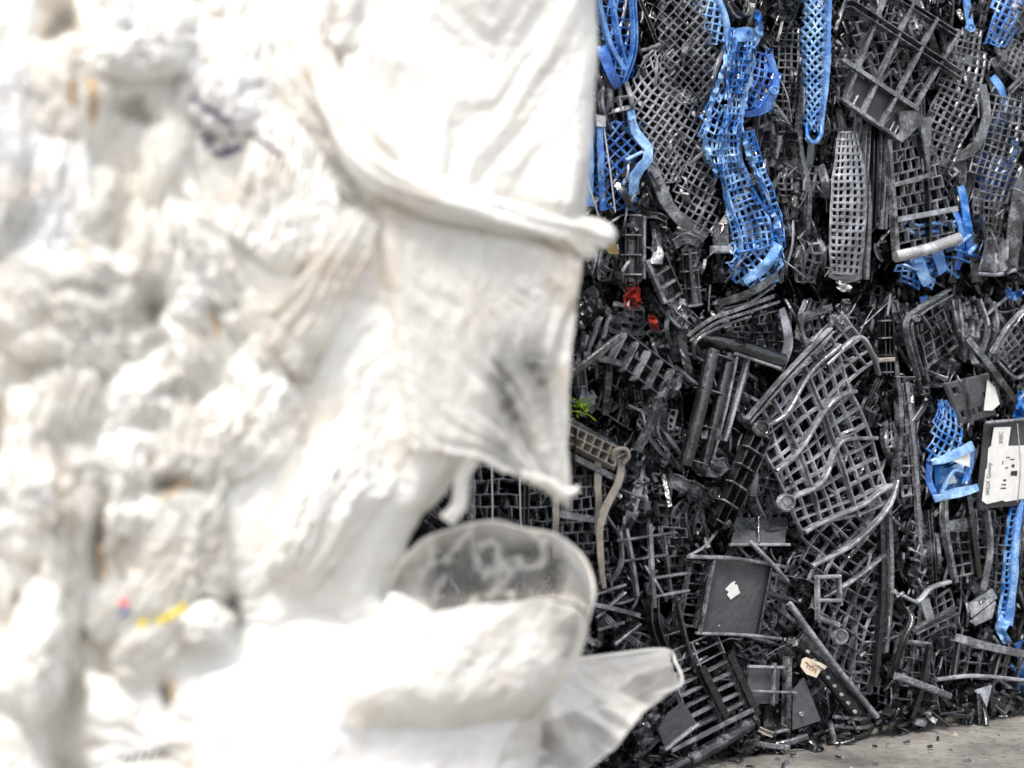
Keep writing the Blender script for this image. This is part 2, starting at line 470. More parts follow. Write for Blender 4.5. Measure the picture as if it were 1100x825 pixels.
def film(name, c=(.86, .855, .84), warm=(.74, .68, .60), clear=False, rough=.32, bump=.009, trans=.5):
    m, n, l, b = nt(name)
    out = n["Material Output"]
    tc = n.new("ShaderNodeTexCoord")
    n1 = n.new("ShaderNodeTexNoise"); n1.inputs['Scale'].default_value = 5; n1.inputs['Detail'].default_value = 5; n1.inputs['Roughness'].default_value = .6
    l.new(tc.outputs['Object'], n1.inputs['Vector'])
    mr = n.new("ShaderNodeMapRange"); mr.inputs[1].default_value = .50; mr.inputs[2].default_value = .80; mr.inputs[3].default_value = 0; mr.inputs[4].default_value = .7
    l.new(n1.outputs[0], mr.inputs[0])
    mx = n.new("ShaderNodeMix"); mx.data_type = 'RGBA'
    mx.inputs['A'].default_value = (*c, 1); mx.inputs['B'].default_value = (*warm, 1)
    l.new(mr.outputs[0], mx.inputs['Factor'])
    n4 = n.new("ShaderNodeTexNoise"); n4.inputs['Scale'].default_value = 6.5; n4.inputs['Detail'].default_value = 7; n4.inputs['Roughness'].default_value = .68; n4.inputs['Distortion'].default_value = .8
    mp = n.new("ShaderNodeMapping"); mp.inputs['Location'].default_value = (3.1, 1.7, .4); l.new(tc.outputs['Object'], mp.inputs['Vector']); l.new(mp.outputs[0], n4.inputs['Vector'])
    m4 = n.new("ShaderNodeMapRange"); m4.inputs[1].default_value = .53; m4.inputs[2].default_value = .72; m4.inputs[3].default_value = 0; m4.inputs[4].default_value = .75
    l.new(n4.outputs[0], m4.inputs[0])
    st = n.new("ShaderNodeMix"); st.data_type = 'RGBA'; st.inputs['B'].default_value = (.62, .50, .37, 1)       # brownish dirt stains, strengthened to paint warm shade into the film
    l.new(m4.outputs[0], st.inputs['Factor']); l.new(mx.outputs['Result'], st.inputs['A'])
    mx = st
    l.new(mx.outputs['Result'], b.inputs['Base Color'])
    b.inputs['Roughness'].default_value = rough; b.inputs['Specular IOR Level'].default_value = .5
    n3 = n.new("ShaderNodeTexNoise"); n3.inputs['Scale'].default_value = 28; n3.inputs['Detail'].default_value = 5; n3.inputs['Distortion'].default_value = 1.5
    l.new(tc.outputs['Object'], n3.inputs['Vector'])
    bp = n.new("ShaderNodeBump"); bp.inputs['Strength'].default_value = .5; bp.inputs['Distance'].default_value = bump
    dn = n.new("ShaderNodeTexNoise"); dn.inputs['Scale'].default_value = 9; dn.inputs['Detail'].default_value = 3
    l.new(tc.outputs['Object'], dn.inputs['Vector'])
    dm = n.new("ShaderNodeMix"); dm.data_type = 'VECTOR'; dm.inputs['Factor'].default_value = .22
    l.new(tc.outputs['Object'], dm.inputs['A']); l.new(dn.outputs['Color'], dm.inputs['B'])
    last_h = n3.outputs[0]
    for sc_, am in ((8, .4), (30, .08)):                           # crumple: flat facets between sharp creases
        vo = n.new("ShaderNodeTexVoronoi"); vo.inputs['Scale'].default_value = sc_
        l.new(dm.outputs['Result'], vo.inputs['Vector'])
        ma = n.new("ShaderNodeMath"); ma.operation = 'MULTIPLY_ADD'; ma.inputs[1].default_value = am
        l.new(vo.outputs['Distance'], ma.inputs[0]); l.new(last_h, ma.inputs[2]); last_h = ma.outputs[0]
    l.new(last_h, bp.inputs['Height']); l.new(bp.outputs[0], b.inputs['Normal'])
    tr = n.new("ShaderNodeBsdfTranslucent"); l.new(mx.outputs['Result'], tr.inputs['Color']); l.new(bp.outputs[0], tr.inputs['Normal'])
    ms = n.new("ShaderNodeMixShader"); ms.inputs[0].default_value = trans
    l.new(b.outputs[0], ms.inputs[1]); l.new(tr.outputs[0], ms.inputs[2])
    last = ms
    if clear:
        at = n.new("ShaderNodeAttribute"); at.attribute_name = "film_weight"
        tp = n.new("ShaderNodeBsdfTransparent"); tp.inputs['Color'].default_value = (.97, .975, .985, 1)
        m3 = n.new("ShaderNodeMixShader")
        l.new(at.outputs['Fac'], m3.inputs[0]); l.new(tp.outputs[0], m3.inputs[1]); l.new(ms.outputs[0], m3.inputs[2])
        last = m3
    l.new(last.outputs[0], out.inputs['Surface'])
    return m
M['film'] = film("white film", (.88, .858, .808), (.82, .75, .645), rough=.24, trans=.12)
M['filmcool'] = film("milky film", (.86, .852, .84), (.80, .77, .72), bump=.006, rough=.22, trans=.12)
M['clear'] = film("clear film", (.84, .85, .865), (.81, .81, .80), True, .18, trans=.4)
M['thin'] = film("thin white film", (.88, .862, .82), (.82, .762, .675), True, .2, trans=.4)

def concrete():
    m, n, l, b = nt("worn concrete")
    tc = n.new("ShaderNodeTexCoord")
    def noi(s, d=6, r=.6):
        q = n.new("ShaderNodeTexNoise"); q.inputs['Scale'].default_value = s; q.inputs['Detail'].default_value = d; q.inputs['Roughness'].default_value = r
        l.new(tc.outputs['Object'], q.inputs['Vector']); return q
    a = noi(3.5); c = noi(38, 5, .7); g = noi(240, 3)
    r1 = n.new("ShaderNodeValToRGB"); e = r1.color_ramp.elements
    e[0].position = .34; e[0].color = (.13, .122, .110, 1); e[1].position = .64; e[1].color = (.42, .395, .36, 1)
    l.new(a.outputs[0], r1.inputs[0])
    r2 = n.new("ShaderNodeValToRGB"); e = r2.color_ramp.elements
    e[0].position = .30; e[0].color = (.40, .38, .36, 1); e[1].position = .52; e[1].color = (1, 1, 1, 1)
    l.new(c.outputs[0], r2.inputs[0])
    mx = n.new("ShaderNodeMix"); mx.data_type = 'RGBA'; mx.blend_type = 'MULTIPLY'; mx.inputs['Factor'].default_value = .8
    l.new(r1.outputs[0], mx.inputs['A']); l.new(r2.outputs[0], mx.inputs['B'])
    r3 = n.new("ShaderNodeMapRange"); r3.inputs[1].default_value = .3; r3.inputs[2].default_value = .7; r3.inputs[3].default_value = .75; r3.inputs[4].default_value = 1.15
    l.new(g.outputs[0], r3.inputs[0])
    m2 = n.new("ShaderNodeMix"); m2.data_type = 'RGBA'; m2.blend_type = 'MULTIPLY'; m2.inputs['Factor'].default_value = 1
    l.new(mx.outputs['Result'], m2.inputs['A']); l.new(r3.outputs[0], m2.inputs['B'])
    l.new(m2.outputs['Result'], b.inputs['Base Color'])
    b.inputs['Roughness'].default_value = .85
    ad = n.new("ShaderNodeMath"); ad.operation = 'ADD'
    l.new(c.outputs[0], ad.inputs[0]); l.new(g.outputs[0], ad.inputs[1])
    bp = n.new("ShaderNodeBump"); bp.inputs['Strength'].default_value = .9; bp.inputs['Distance'].default_value = .014
    l.new(ad.outputs[0], bp.inputs['Height']); l.new(bp.outputs[0], b.inputs['Normal'])
    return m
M['concrete'] = concrete()

# ------------------------------------------------------------------ the setting
def grid_sheet(x0, x1, y0, y1, nx, ny, zf):
    X, Y = np.meshgrid(np.linspace(x0, x1, nx), np.linspace(y0, y1, ny), indexing='ij')
    V = np.stack([X, Y, zf(X, Y)], -1).reshape(-1, 3)
    i = np.arange(nx * ny).reshape(nx, ny)
    F = np.stack([i[:-1, :-1], i[1:, :-1], i[1:, 1:], i[:-1, 1:]], -1).reshape(-1, 4)
    return V, F
gV = []
b = 150.0
ground = link_mesh("ground", ([(-b, -b, 0), (b, -b, 0), (b, b, 0), (-b, b, 0)], [[0, 1, 2, 3]]), M['concrete'], clamp=False, smooth=0)
ground['kind'] = 'structure'; ground['label'] = "worn pale concrete yard floor with dark specks in front of the crate bale"

# ------------------------------------------------------------------ crushed crates that the photograph lets one tell apart
def build(name, label, cat, parts, group=None):
    """parts: (part name, (V, F) or a list of them, material[, label])"""
    flat = []
    for p in parts:
        flat += [(p[0], q, *p[2:]) for q in p[1]] if isinstance(p[1], list) else [p]
    parts = flat
    if len(parts) == 1:
        o = link_mesh(name, parts[0][1], M[parts[0][2]])
        return tag(o, label, cat, group)
    allv = np.concatenate([np.asarray(p[1][0]) for p in parts])
    r = empty(name, (allv[:, 0].mean(), allv[:, 1].mean(), max(0.0, allv[:, 2].min())), label, cat, group)
    for p in parts:
        c = link_mesh(p[0], p[1], M[p[2]], r)
        if len(p) > 3: c['label'] = p[3]
    return r

Q = lambda *c, **k: quad_map(c, **k)
RB = lambda *c, **k: ribbon_map(c, **k)
GU = "crushed crates in the upper bale"
GL = "crushed crates in the lower bale"

# ---- upper bale, from the left
build('crushed_blue_crate', "cobalt blue crate piece with long slats at the upper left bale edge", 'crate', [
    ('lattice', lattice(RB((652, -15, 38, -.02), (660, 40, 38, -.01), (668, 84, 26, -.01), bow=.02), 9, 2.2, 20, torn=.12), 'cobalt'),
    ('slat', bar([(640, -10, .0), (654, 45, .01), (672, 78, .0)], 5, .012, 'L'), 'cobalt'),
    ('slat', bar([(655, -10, .0), (664, 40, .012), (672, 72, .0)], 4, .014, 'L', .3), 'cobalt'),
    ('rim', bar([(679, -10, .0), (681, 50, .01), (669, 90, .0)], 5, .016, 'U'), 'cobalt'),
    ('flange', sheet(RB((646, 48, 12, .0), (655, 75, 11, .015), (666, 94, 10, .0))), 'cobalt')])
build('crushed_blue_crate', "cobalt blue crate with upright plates below a black gap, beside pale wires", 'crate', [
    ('lattice', lattice(RB((668, 130, 44, -.03), (664, 180, 46, -.02), (662, 226, 44, -.03), bow=.02, crum=.012), 9, 2.2, 40, torn=.1), 'cobalt'),
    ('side_plate', sheet(RB((632, 126, 9, .0), (634, 170, 8, .01), (633, 222, 8, .0)), .004), 'cobalt'),
    ('side_plate', sheet(RB((644, 136, 6, -.01), (646, 180, 7, .0), (648, 226, 7, -.01)), .004), 'cobalt'),
    ('rim', sheet(RB((678, 118, 7, .01), (682, 140, 9, .02), (697, 160, 10, .03), (695, 174, 10, .03), (683, 190, 10, .02), (678, 226, 9, .0)), .005), 'sky'),
    ('rib', bar([(672, 172, .01), (690, 163, .02)], 3, .012), 'sky'),
    ('rib', bar([(668, 198, .0), (686, 180, .02)], 3, .012), 'sky')])
build('crushed_crate', "black crate wall with diagonal star mesh and a bent rim band at lower left", 'crate', [
    ('lattice', lattice(RB((712, 46, 16, -.02), (706, 88, 46, .0), (712, 130, 46, .01), (719, 196, 28, -.01), bow=.012), 8.2, 2.5, 45, .004, .03), 'dusty'),
    ('rim', sheet(RB((699, 172, 12, .0), (712, 208, 13, .012), (728, 232, 13, .015), (758, 256, 11, .0)), .005), 'grey')])
build('crushed_crate', "tall black star mesh crate floor hanging from the top frame edge", 'crate', [
    ('lattice', lattice(RB((738, -20, 54, -.01), (743, 60, 56, .005), (744, 110, 40, .0), bow=.015), 8.2, 2.5, 45, .004, .03, fill=.02), 'grey'),
    ('lattice', lattice(RB((741, 96, 36, .0), (744, 150, 36, -.01), (752, 250, 40, .0), bow=.012, crum=.01), 8.4, 2.3, 35, .003, .05), 'dusty')])
build('crushed_blue_crate', "short light blue crate strip bent at the top frame edge left of a black cup", 'crate', [
    ('lattice', lattice(RB((760, -12, 22, .0), (770, 20, 24, .01), (778, 44, 20, .01)), 8, 2.6, 30, .004, .05), 'sky'),
    ('rim', bar([(768, -10, .01), (780, 20, .02), (782, 48, .01)], 6, .012, 'box'), 'sky')])
build('crushed_blue_crate', "longest light blue lattice strip snaking down the upper bale", 'crate', [
    ('lattice', lattice(RB((797, 32, 26, .03), (792, 80, 25, .035), (787, 120, 20, .03), (784, 160, 24, .035), (792, 200, 34, .03), (806, 240, 46, .03), (812, 268, 44, .03), bow=.016, fold=.012, crum=.011, lam=15, warp=1.4), 7.6, 2.6, 0, .004, .04, seed=5), 'sky'),
    ('lattice', lattice(RB((812, 256, 46, .025), (812, 284, 56, .03), (806, 308, 40, .01), crum=.018, lam=10, warp=1.6), 8, 2.5, 45, .004, .09), 'sky'),
    ('side_wall', lattice(RB((774, 96, 14, .02), (766, 132, 20, .03), (768, 160, 24, .03), (780, 190, 16, .02), bow=.02, crum=.012, lam=12), 8, 2.4, 20, .004, .06), 'sky'),
    ('side_wall', lattice(RB((806, 140, 8, .02), (818, 186, 13, .03), (832, 230, 16, .03), (838, 268, 14, .02), crum=.01, lam=12), 7, 2.4, 0, .005, .03), 'sky'),
    ('rim', sheet(RB((781, 38, 4, .03), (778, 70, 6, .045), (768, 100, 5, .045), (759, 138, 5, .04), (762, 165, 6, .04), (772, 190, 4, .035), crum=.014, lam=9, warp=1.5), .004, 30, 4, .5), 'sky'),
    ('rim', sheet(RB((812, 40, 4, .03), (806, 86, 6, .04), (796, 126, 5, .045), (803, 160, 6, .05), (820, 200, 5, .05), (836, 246, 7, .035), (841, 290, 6, .02), crum=.014, lam=9, warp=1.5), .004, 40, 4, .5), 'sky'),
    ('rib', bar([(776, 190, .03), (786, 225, .045), (796, 262, .04), (786, 300, .01)], 3, .014, n=20), 'sky'),
    ('band', sheet(RB((836, 262, 10, .05), (822, 285, 12, .055), (800, 303, 9, .03), crum=.01)), 'sky'),
    ('top_band', sheet(RB((788, 38, 14, .04), (802, 36, 15, .045), (814, 40, 12, .03))), 'sky'),
    ('torn_edge', sheet(RB((812, 12, 5, .04), (816, 30, 8, .05), (810, 52, 5, .04), crum=.02, lam=7), .003, 10, 5), 'sky')])
build('crushed_blue_crate', "cobalt blue lobe of round-holed lattice with a curled lip beside the light blue strip", 'crate', [
    ('lattice', lattice(RB((816, 54, 26, .02), (818, 85, 38, .03), (812, 116, 30, .02), bow=.015), 8, 2.8, 15, .004, .03, fill=.05), 'cobalt'),
    ('rim', sheet(RB((826, 58, 6, .03), (834, 90, 8, .04), (822, 116, 9, .04), (800, 123, 6, .02)), .008), 'cobalt'),
    ('knob', disc(832, 97, 5, .05), 'cobalt')])
build('crushed_cup', "dark crushed plastic cup with open mouth at the top frame edge", 'cup', [
    ('wall', bar([(776, -16, .0), (784, 4, .02), (798, 16, .03), (806, 2, .03), (800, -14, .0)], 12, .03, 'U', .5), 'black'),
    ('mouth', bar([(782, 4, .03), (792, 18, .035), (803, 14, .035), (803, 2, .03), (792, -2, .03), (782, 4, .03)], 3, .006, 'tube'), 'grey')])
build('crushed_blue_crate', "narrow light blue rolled lattice strip with a hooked lower end", 'crate', [
    ('lattice', lattice(RB((882, -15, 24, .02), (878, 50, 26, .02), (876, 100, 22, .02), (874, 140, 18, .02), bow=.035), 7, 2.6, 45, .004, .05), 'sky'),
    ('edge', sheet(RB((890, -12, 7, .03), (888, 60, 8, .035), (884, 110, 8, .03), (882, 145, 6, .03)), .004), 'sky'),
    ('hook', bar([(867, 132, .03), (868, 148, .04), (875, 153, .045), (882, 144, .04), (882, 134, .03)], 5, .01, 'tube'), 'sky')])
build('crushed_crate', "black fine mesh crate scrap between the two light blue strips", 'crate', [
    ('lattice', lattice(RB((850, 30, 30, -.02), (852, 85, 34, -.01), (851, 128, 28, -.02), bow=.012), 7.5, 2.3, 5, .003, .05), 'grey'),
    ('rim', bar([(862, 70, -.01), (858, 150, .0), (868, 205, .01), (866, 250, .0)], 6, .014, 'L'), 'grey')])
# the big tilted crate bottom
A, B, C, D = (912, 2), (1030, 78), (966, 152), (902, 106)
def lerp(p, q, t, d): return (p[0] + (q[0] - p[0]) * t, p[1] + (q[1] - p[1]) * t, d)
E0, E1 = (962, -4), (1030, 38)
parts = [('rail', bar([(912, 4, .055), (1029, 80, .04)], 9, .028, 'U', n=2), 'grey'),
         ('rail', bar([(903, 64, .05), (984, 118, .045)], 5, .022, 'T', n=2), 'grey'),
         ('rail', bar([(958, -6, .05), (1028, 39, .035)], 7, .026, 'U', n=2), 'grey'),
         ('rail', bar([(902, 106, .045), (966, 151, .04)], 4, .02, 'T', n=2), 'dusty'),
         ('panel', plate([(913, 76, .035), (980, 117, .035), (963, 149, .035), (905, 107, .035)], .004), 'plate')]
for t, d0 in ((0.06, .045), (.36, .05), (.66, .05), (.93, .04)):
    p, q = lerp((950, -20), (1034, 40), t, d0), lerp(D, C, t, d0 - .005)
    parts.append(('cross_rib', bar([p, q], 4, .02, 'T', n=2), 'grey'))
for i, (t, s) in enumerate(((.2, .35), (.5, .3), (.8, .25), (.25, .7), (.52, .72), (.82, .66))):
    p = lerp(lerp(A, B, t, 0)[:2], lerp((903, 64), (984, 118), t, 0)[:2], s, .02)
    parts.append(('brace', bar([(p[0] - 9, p[1] + 14, .015), (p[0] + 4, p[1] - 3, .02), (p[0] + 10, p[1] + 2, .03)], 3, .012), 'grey'))
parts += [('lattice', lattice(Q((918, 14, .0), (1016, 76, .0), (976, 114, .0), (908, 68, .0)), 11, 2.4, 50, .005, .2), 'grey'),
          ('corner', plate([(966, 120, .05), (984, 118, .05), (996, 128, .04), (968, 154, .045)], .006), 'dusty')]
for t in (.1, .2, .84, .92): 
    p = lerp((905, 100), (966, 144), t, .04)
    parts.append(('slot_rib', bar([(p[0] - 1, p[1] + 4, .04), (p[0] + 4, p[1] - 6, .04)], 2, .008), 'dusty'))
build('crushed_crate', "large tilted black crate bottom with thick rails and a solid panel on its low side", 'crate', parts)
build('crushed_crate', "long drooping black mesh crate wall right of the large tilted crate bottom", 'crate', [
    ('lattice', lattice(RB((1040, 30, 32, .0), (1034, 90, 44, .015), (1018, 140, 44, .02), (1008, 186, 34, .0), bow=.015), 8, 2.8, 8, .004, .02, fill=.02), 'grey'),
    ('rim', sheet(RB((1056, 90, 8, .02), (1060, 130, 9, .035), (1044, 162, 10, .03), (1024, 170, 8, .01)), .006), 'grey')])
build('crushed_crate', "black mesh crate wall at the right frame edge with blue showing behind its holes", 'crate', [
    ('lattice', lattice(RB((1084, 100, 44, .01), (1078, 150, 50, .02), (1066, 200, 42, .02), (1062, 258, 26, .0), bow=.015), 8, 2.7, 5, .004, .03), 'grey'),
    ('side', sheet(RB((1102, 180, 16, .0), (1094, 220, 16, .01), (1086, 292, 14, .0))), 'grey')])
build('blue_shard', "cobalt blue plastic patch seen through black mesh at the right edge", 'plastic shard', [
    ('body', sheet(RB((1090, 110, 20, -.04), (1070, 175, 44, -.03), (1080, 225, 30, -.04), crum=.02)), 'cobalt')])
build('crushed_blue_crate', "cobalt blue lattice scrap at the top right frame corner", 'crate', [
    ('lattice', lattice(RB((1088, -14, 30, .0), (1080, 20, 28, .015), (1070, 50, 20, .0), bow=.02), 8, 2.8, 10, .004, .02), 'cobalt')])
build('blue_shard', "light blue finger-like plastic strip with rounded tip at the top edge", 'plastic shard', [
    ('body', bar([(1037, -14, .0), (1040, 12, .01), (1043, 30, .015)], 11, .02, 'half'), 'sky'), ('tip', disc(1043, 30, 5, .02), 'sky')])
build('blue_shard', "cobalt curved hook of plastic between mesh walls near the right edge", 'plastic shard', [
    ('body', sheet(RB((1066, 82, 7, .0), (1074, 92, 8, .01), (1078, 112, 6, .01), (1070, 140, 4, .0))), 'cobalt')])
build('crushed_crate', "tilted black mesh corner with bright rim high on the right frame edge", 'crate', [
    ('lattice', lattice(Q((1088, 40, .01), (1120, 60, .01), (1110, 100, .02), (1072, 70, .01)), 7, 2.5, 0, .004), 'grey'),
    ('rim', bar([(1084, 98, .02), (1112, 70, .02)], 6, .012, 'U'), 'dusty')])
# slats and channels under the tilted crate
for i, (x0, x1, m) in enumerate(((931, 925, 'grey'), (939, 936, 'black'), (947, 944, 'grey'), (955, 948, 'dusty'))):
    build('slat_fragment', ["upright black channel slat under the tilted crate, first from the left", "upright black channel slat under the tilted crate, second from the left", "upright black channel slat under the tilted crate, third from the left", "upright pale grey channel slat beside the barred crate end"][i], 'crate slat', [
        ('body', bar([(x0, 134, .0), ((x0 + x1) / 2 + 1, 175, .015), (x1, 232 + 14 * (i % 2), .0)], 7, .018, 'U'), m)], "upright slats under the tilted crate")
build('crushed_crate', "black barred crate end with staggered bars and a pale rolled bottom edge", 'crate', [
    ('lattice', lattice(Q((957, 150, .02), (1001, 138, .02), (1030, 262, .03), (964, 276, .03), warp=.5, crum=.003), 12, 2.6, 0, .012, .05, True, 13, 2.6), 'grey'),
    ('side_rail', bar([(953, 150, .03), (958, 210, .035), (963, 280, .03)], 5, .02, 'L'), 'grey'),
    ('mid_rail', bar([(988, 144, .035), (996, 200, .04), (998, 262, .035)], 3, .018), 'black'),
    ('cross_bar', bar([(958, 199, .04), (1000, 187, .045)], 5, .018, 'T'), 'dusty'),
    ('cross_bar', bar([(962, 236, .04), (1027, 224, .045)], 6, .018, 'T'), 'dusty'),
    ('top_rail', sheet(Q((988, 128, .035), (1000, 126, .035), (1000, 190, .035), (992, 190, .035))), 'dusty'),
    ('bottom_edge', bar([(962, 276, .05), (995, 268, .06), (1030, 256, .05)], 13, .03, 'tube'), 'bright')])
build('crushed_crate', "pale grey crate panel with neat small square holes below the upright slats", 'crate', [
    ('lattice', lattice(RB((911, 140, 22, .01), (912, 200, 40, .03), (910, 260, 40, .025), (908, 296, 34, .01), bow=.02, crum=.004, warp=.5), 8, 3.6, 0, .004, 0, seed=3), 'dusty'),
    ('edge', bar([(934, 180, .0), (932, 250, .01), (930, 300, .0)], 5, .016, 'L'), 'grey'),
    ('band', sheet(RB((892, 294, 8, .02), (908, 300, 9, .025), (926, 296, 8, .02))), 'grey')])
parts = []
for i in range(34):
    x, y = R.uniform(966, 1040), R.uniform(235, 302)
    if y > 303 - abs(x - 1000) * .35: continue
    a = R.uniform(-.9, .5); L = R.uniform(12, 34)
    parts.append(bar([(x, y, R.uniform(-.03, .02)), (x + L * .5 * math.cos(a), y + L * .5 * math.sin(a) + R.uniform(-4, 4), R.uniform(-.01, .04)), (x + L * math.cos(a), y + L * math.sin(a), R.uniform(-.03, .02))], R.uniform(2, 5), .01))
build('crushed_blue_crate', "heap of shattered light blue crate ribs under the pale rolled edge", 'crate', [
    ('rib', parts, 'sky'), ('lattice', lattice(Q((963, 284, .0), (1004, 268, .02), (1000, 306, .02), (968, 304, .0), crum=.015), 8, 3, 20, .004, .1), 'sky'),
    ('upright', sheet(RB((1032, 200, 7, .0), (1040, 240, 8, .02), (1042, 275, 7, .0))), 'sky'),
    ('upright', sheet(RB((1024, 222, 6, .0), (1034, 250, 7, .02), (1028, 290, 7, .0))), 'cobalt'),
    ('flap', sheet(Q((976, 276, .03), (990, 272, .03), (1003, 302, .03), (992, 308, .03), crum=.012)), 'sky'),
    ('flap', sheet(Q((1000, 268, .03), (1012, 258, .04), (1018, 290, .03), (1008, 296, .03), crum=.012)), 'sky')])
build('panel_fragment', "folded black tray piece with a flared foot above the bale seam at right", 'crate panel', [
    ('body', sheet(RB((1068, 254, 18, .0), (1066, 276, 20, .015), (1064, 292, 24, .02), bow=-.02)), 'grey'),
    ('side', bar([(1080, 258, .01), (1078, 292, .03)], 4, .02, 'L'), 'dusty'),
    ('foot', bar([(1050, 294, .03), (1072, 295, .035), (1090, 290, .03)], 4, .012), 'dusty')])
# ribbed column with the red piece under it
build('column_fragment', "upright black ribbed crate column just right of the twisted white film tip", 'crate column', [
    ('channel', bar([(679, 228, .0), (679, 306, .01)], 17, .03, 'half', n=6), 'black'),
    ('rib', ribs([(679, 230, .012), (679, 302, .02)], 20, .034, 4, e0=.02, e1=.9), 'dusty'),
    ('flange', bar([(690, 232, .0), (690, 300, .01)], 3, .02, 'L'), 'grey')])
build('red_scrap', "torn bright red plastic scrap under the upright ribbed column", 'plastic scrap', [
    ('body', sheet(RB((676, 306, 16, .01), (684, 316, 14, .02), (674, 324, 12, .02), (688, 330, 10, .015), crum=.02, lam=8), .002, 12, 8, .5), 'red')])
build('red_scrap', "smaller red plastic scrap hanging lower right of the torn red one", 'plastic scrap', [
    ('body', sheet(RB((697, 338, 5, .0), (702, 346, 9, .01), (706, 354, 5, .0), crum=.015, lam=6), .002, 8, 6, .5), 'red')])
build('yellow_scrap', "dull yellow plastic corner peeking out beside the white film tip", 'plastic scrap', [
    ('body', sheet(Q((648, 262, -.01), (662, 258, .0), (666, 272, .0), (654, 272, -.01)), .003, 4, 4), 'yellow')])
build('column_fragment', "leaning black ribbed column with pale torn top, right of the red scraps", 'crate column', [
    ('channel', bar([(702, 276, .0), (722, 322, .02)], 24, .03, 'U', n=5), 'black'),
    ('rib', ribs([(702, 276, .018), (722, 322, .036)], 25, .026, 4), 'grey'),
    ('flange', bar([(694, 280, .02), (714, 326, .035)], 4, .014, 'L'), 'grey'),
    ('torn_top', sheet(Q((697, 282, .03), (706, 256, .02), (714, 272, .03), (712, 284, .035), crum=.012), .003, 6, 6), 'dusty')])
build('column_fragment', "short dark column with window slots left of the lower blue strip end", 'crate column', [
    ('channel', bar([(740, 266, -.01), (746, 330, .0)], 20, .03, 'half', n=5), 'grey'),
    ('rib', ribs([(740, 270, .0), (746, 330, .012)], 20, .024, 4), 'grey'),
    ('slot_bar', bar([(739, 270, .005), (743, 326, .015)], 4, .02), 'black'),
    ('lip', sheet(RB((724, 262, 8, .01), (738, 256, 10, .025), (752, 262, 8, .01), bow=-.01)), 'grey')])
build('column_fragment', "small upright channel stub below the tall star mesh", 'crate column', [
    ('channel', bar([(774, 240, .0), (775, 270, .01)], 14, .02, 'U', n=4), 'grey'), ('band', bar([(765, 268, .02), (785, 268, .02)], 8, .02, 'box'), 'dusty')])
build('rim_fragment', "curved grey crate rim strip along the seam under the lower blue strip end", 'crate rim', [
    ('body', bar([(770, 326, .03), (795, 318, .045), (815, 308, .045), (832, 296, .03)], 8, .018, 'L'), 'grey'),
    ('edge', bar([(775, 332, .03), (806, 324, .04), (832, 306, .03)], 2.5, .01), 'dusty')])
build('rim_fragment', "bent black rim with a rounded corner left of the upper bale's seam", 'crate rim', [
    ('body', bar([(684, 230, -.02), (706, 232, .0), (716, 238, .0)], 7, .016, 'U'), 'grey')])
# ---- lower bale
build('rim_fragment', "long flat grey strap leaning up from the white film edge to a ribbed half pipe", 'crate rim', [
    ('body', bar([(606, 408, .03), (640, 382, .05), (666, 362, .05)], 8, .012, 'box'), 'grey')])
build('column_fragment', "big fallen black half pipe column with crossing ribs below the red scraps", 'crate column', [
    ('channel', bar([(660, 372, .0), (716, 414, .05)], 34, .05, 'E', n=4), 'black'),
    ('rib', ribs([(660, 372, .025), (716, 414, .075)], 36, .03, 5), 'grey'),
    ('torn_end', sheet(RB((712, 426, 12, .07), (722, 416, 16, .08), (728, 402, 12, .06), crum=.02, lam=8), .003, 8, 6), 'dusty')])
build('crushed_crate', "dark open crate side with broad grid under the fallen half pipe column", 'crate', [
    ('lattice', lattice(Q((656, 392, -.03), (712, 432, -.02), (696, 474, -.03), (640, 440, -.05), warp=.6), 14, 2.8, 0, .012, .05), 'grey'),
    ('upright', bar([(654, 380, .0), (648, 446, .0)], 8, .02, 'T'), 'black'),
    ('strap', bar([(706, 424, .06), (700, 452, .05), (684, 484, .03)], 6, .02, 'E'), 'grey')])
for i, (a, b_) in enumerate((((625, 392), (645, 340)), ((636, 392), (655, 338)), ((617, 400), (630, 360)))):
    build('slat_fragment', ["thin pale slat leaning beside the white film, first of three", "thin pale slat leaning beside the white film, second of three", "thin pale slat leaning beside the white film, lowest of three"][i], 'crate slat', [('body', bar([(*a, .0), (*b_, .01)], 4, .012, 'T', jit=.6), 'dusty')], "thin slats beside the white film")
build('panel_fragment', "dark glossy crumpled panel against the white film above the leaning slats", 'crate panel', [
    ('body', sheet(RB((622, 300, 26, -.02), (634, 330, 34, .0), (624, 362, 24, -.02), crum=.02, lam=14), .004, 14, 10), 'black')])
parts = [('rail', bar([(606, 486, .03), (660, 514, .03)], 6, .016, 'L'), 'grey'),
         ('tray', sheet(Q((612, 448, -.01), (672, 482, -.01), (660, 506, .0), (606, 478, .0)), .004), 'black'),
         ('cell_row', lattice(Q((604, 450, .04), (668, 482, .05), (660, 502, .055), (598, 470, .045), crum=.003, warp=.6), 10, 2.2, 0, .035, 0, False, 11, 2), 'tan')]
parts.append(('loop', bar([(658, 494, .05), (661, 484, .06), (671, 482, .06), (675, 490, .06), (669, 498, .05)], 4, .012, 'box'), 'tan'))
build('crushed_crate', "comb-like row of tan ribs ending in a loop beside the white film", 'crate', parts)
build('strap', "tan flat strap bent in a knee and running down from the loop", 'strap', [
    ('body', sheet(RB((668, 494, 7, .045), (664, 520, 8, .05), (646, 558, 8, .05), (646, 600, 7, .045), (650, 632, 5, .03), crum=.003), .003, 16, 3), 'tan')])
build('strap', "tan upright strip left of the knee-bent strap", 'strap', [('body', sheet(RB((642, 496, 7, .03), (643, 530, 7, .035), (642, 574, 6, .03), crum=.002), .003, 8, 3), 'tan')])
build('strap', "tan strip seen in the gap under the torn white flap", 'strap', [('body', sheet(RB((598, 530, 7, .03), (597, 560, 7, .035), (598, 600, 7, .03), crum=.002), .003, 8, 3), 'tan')])
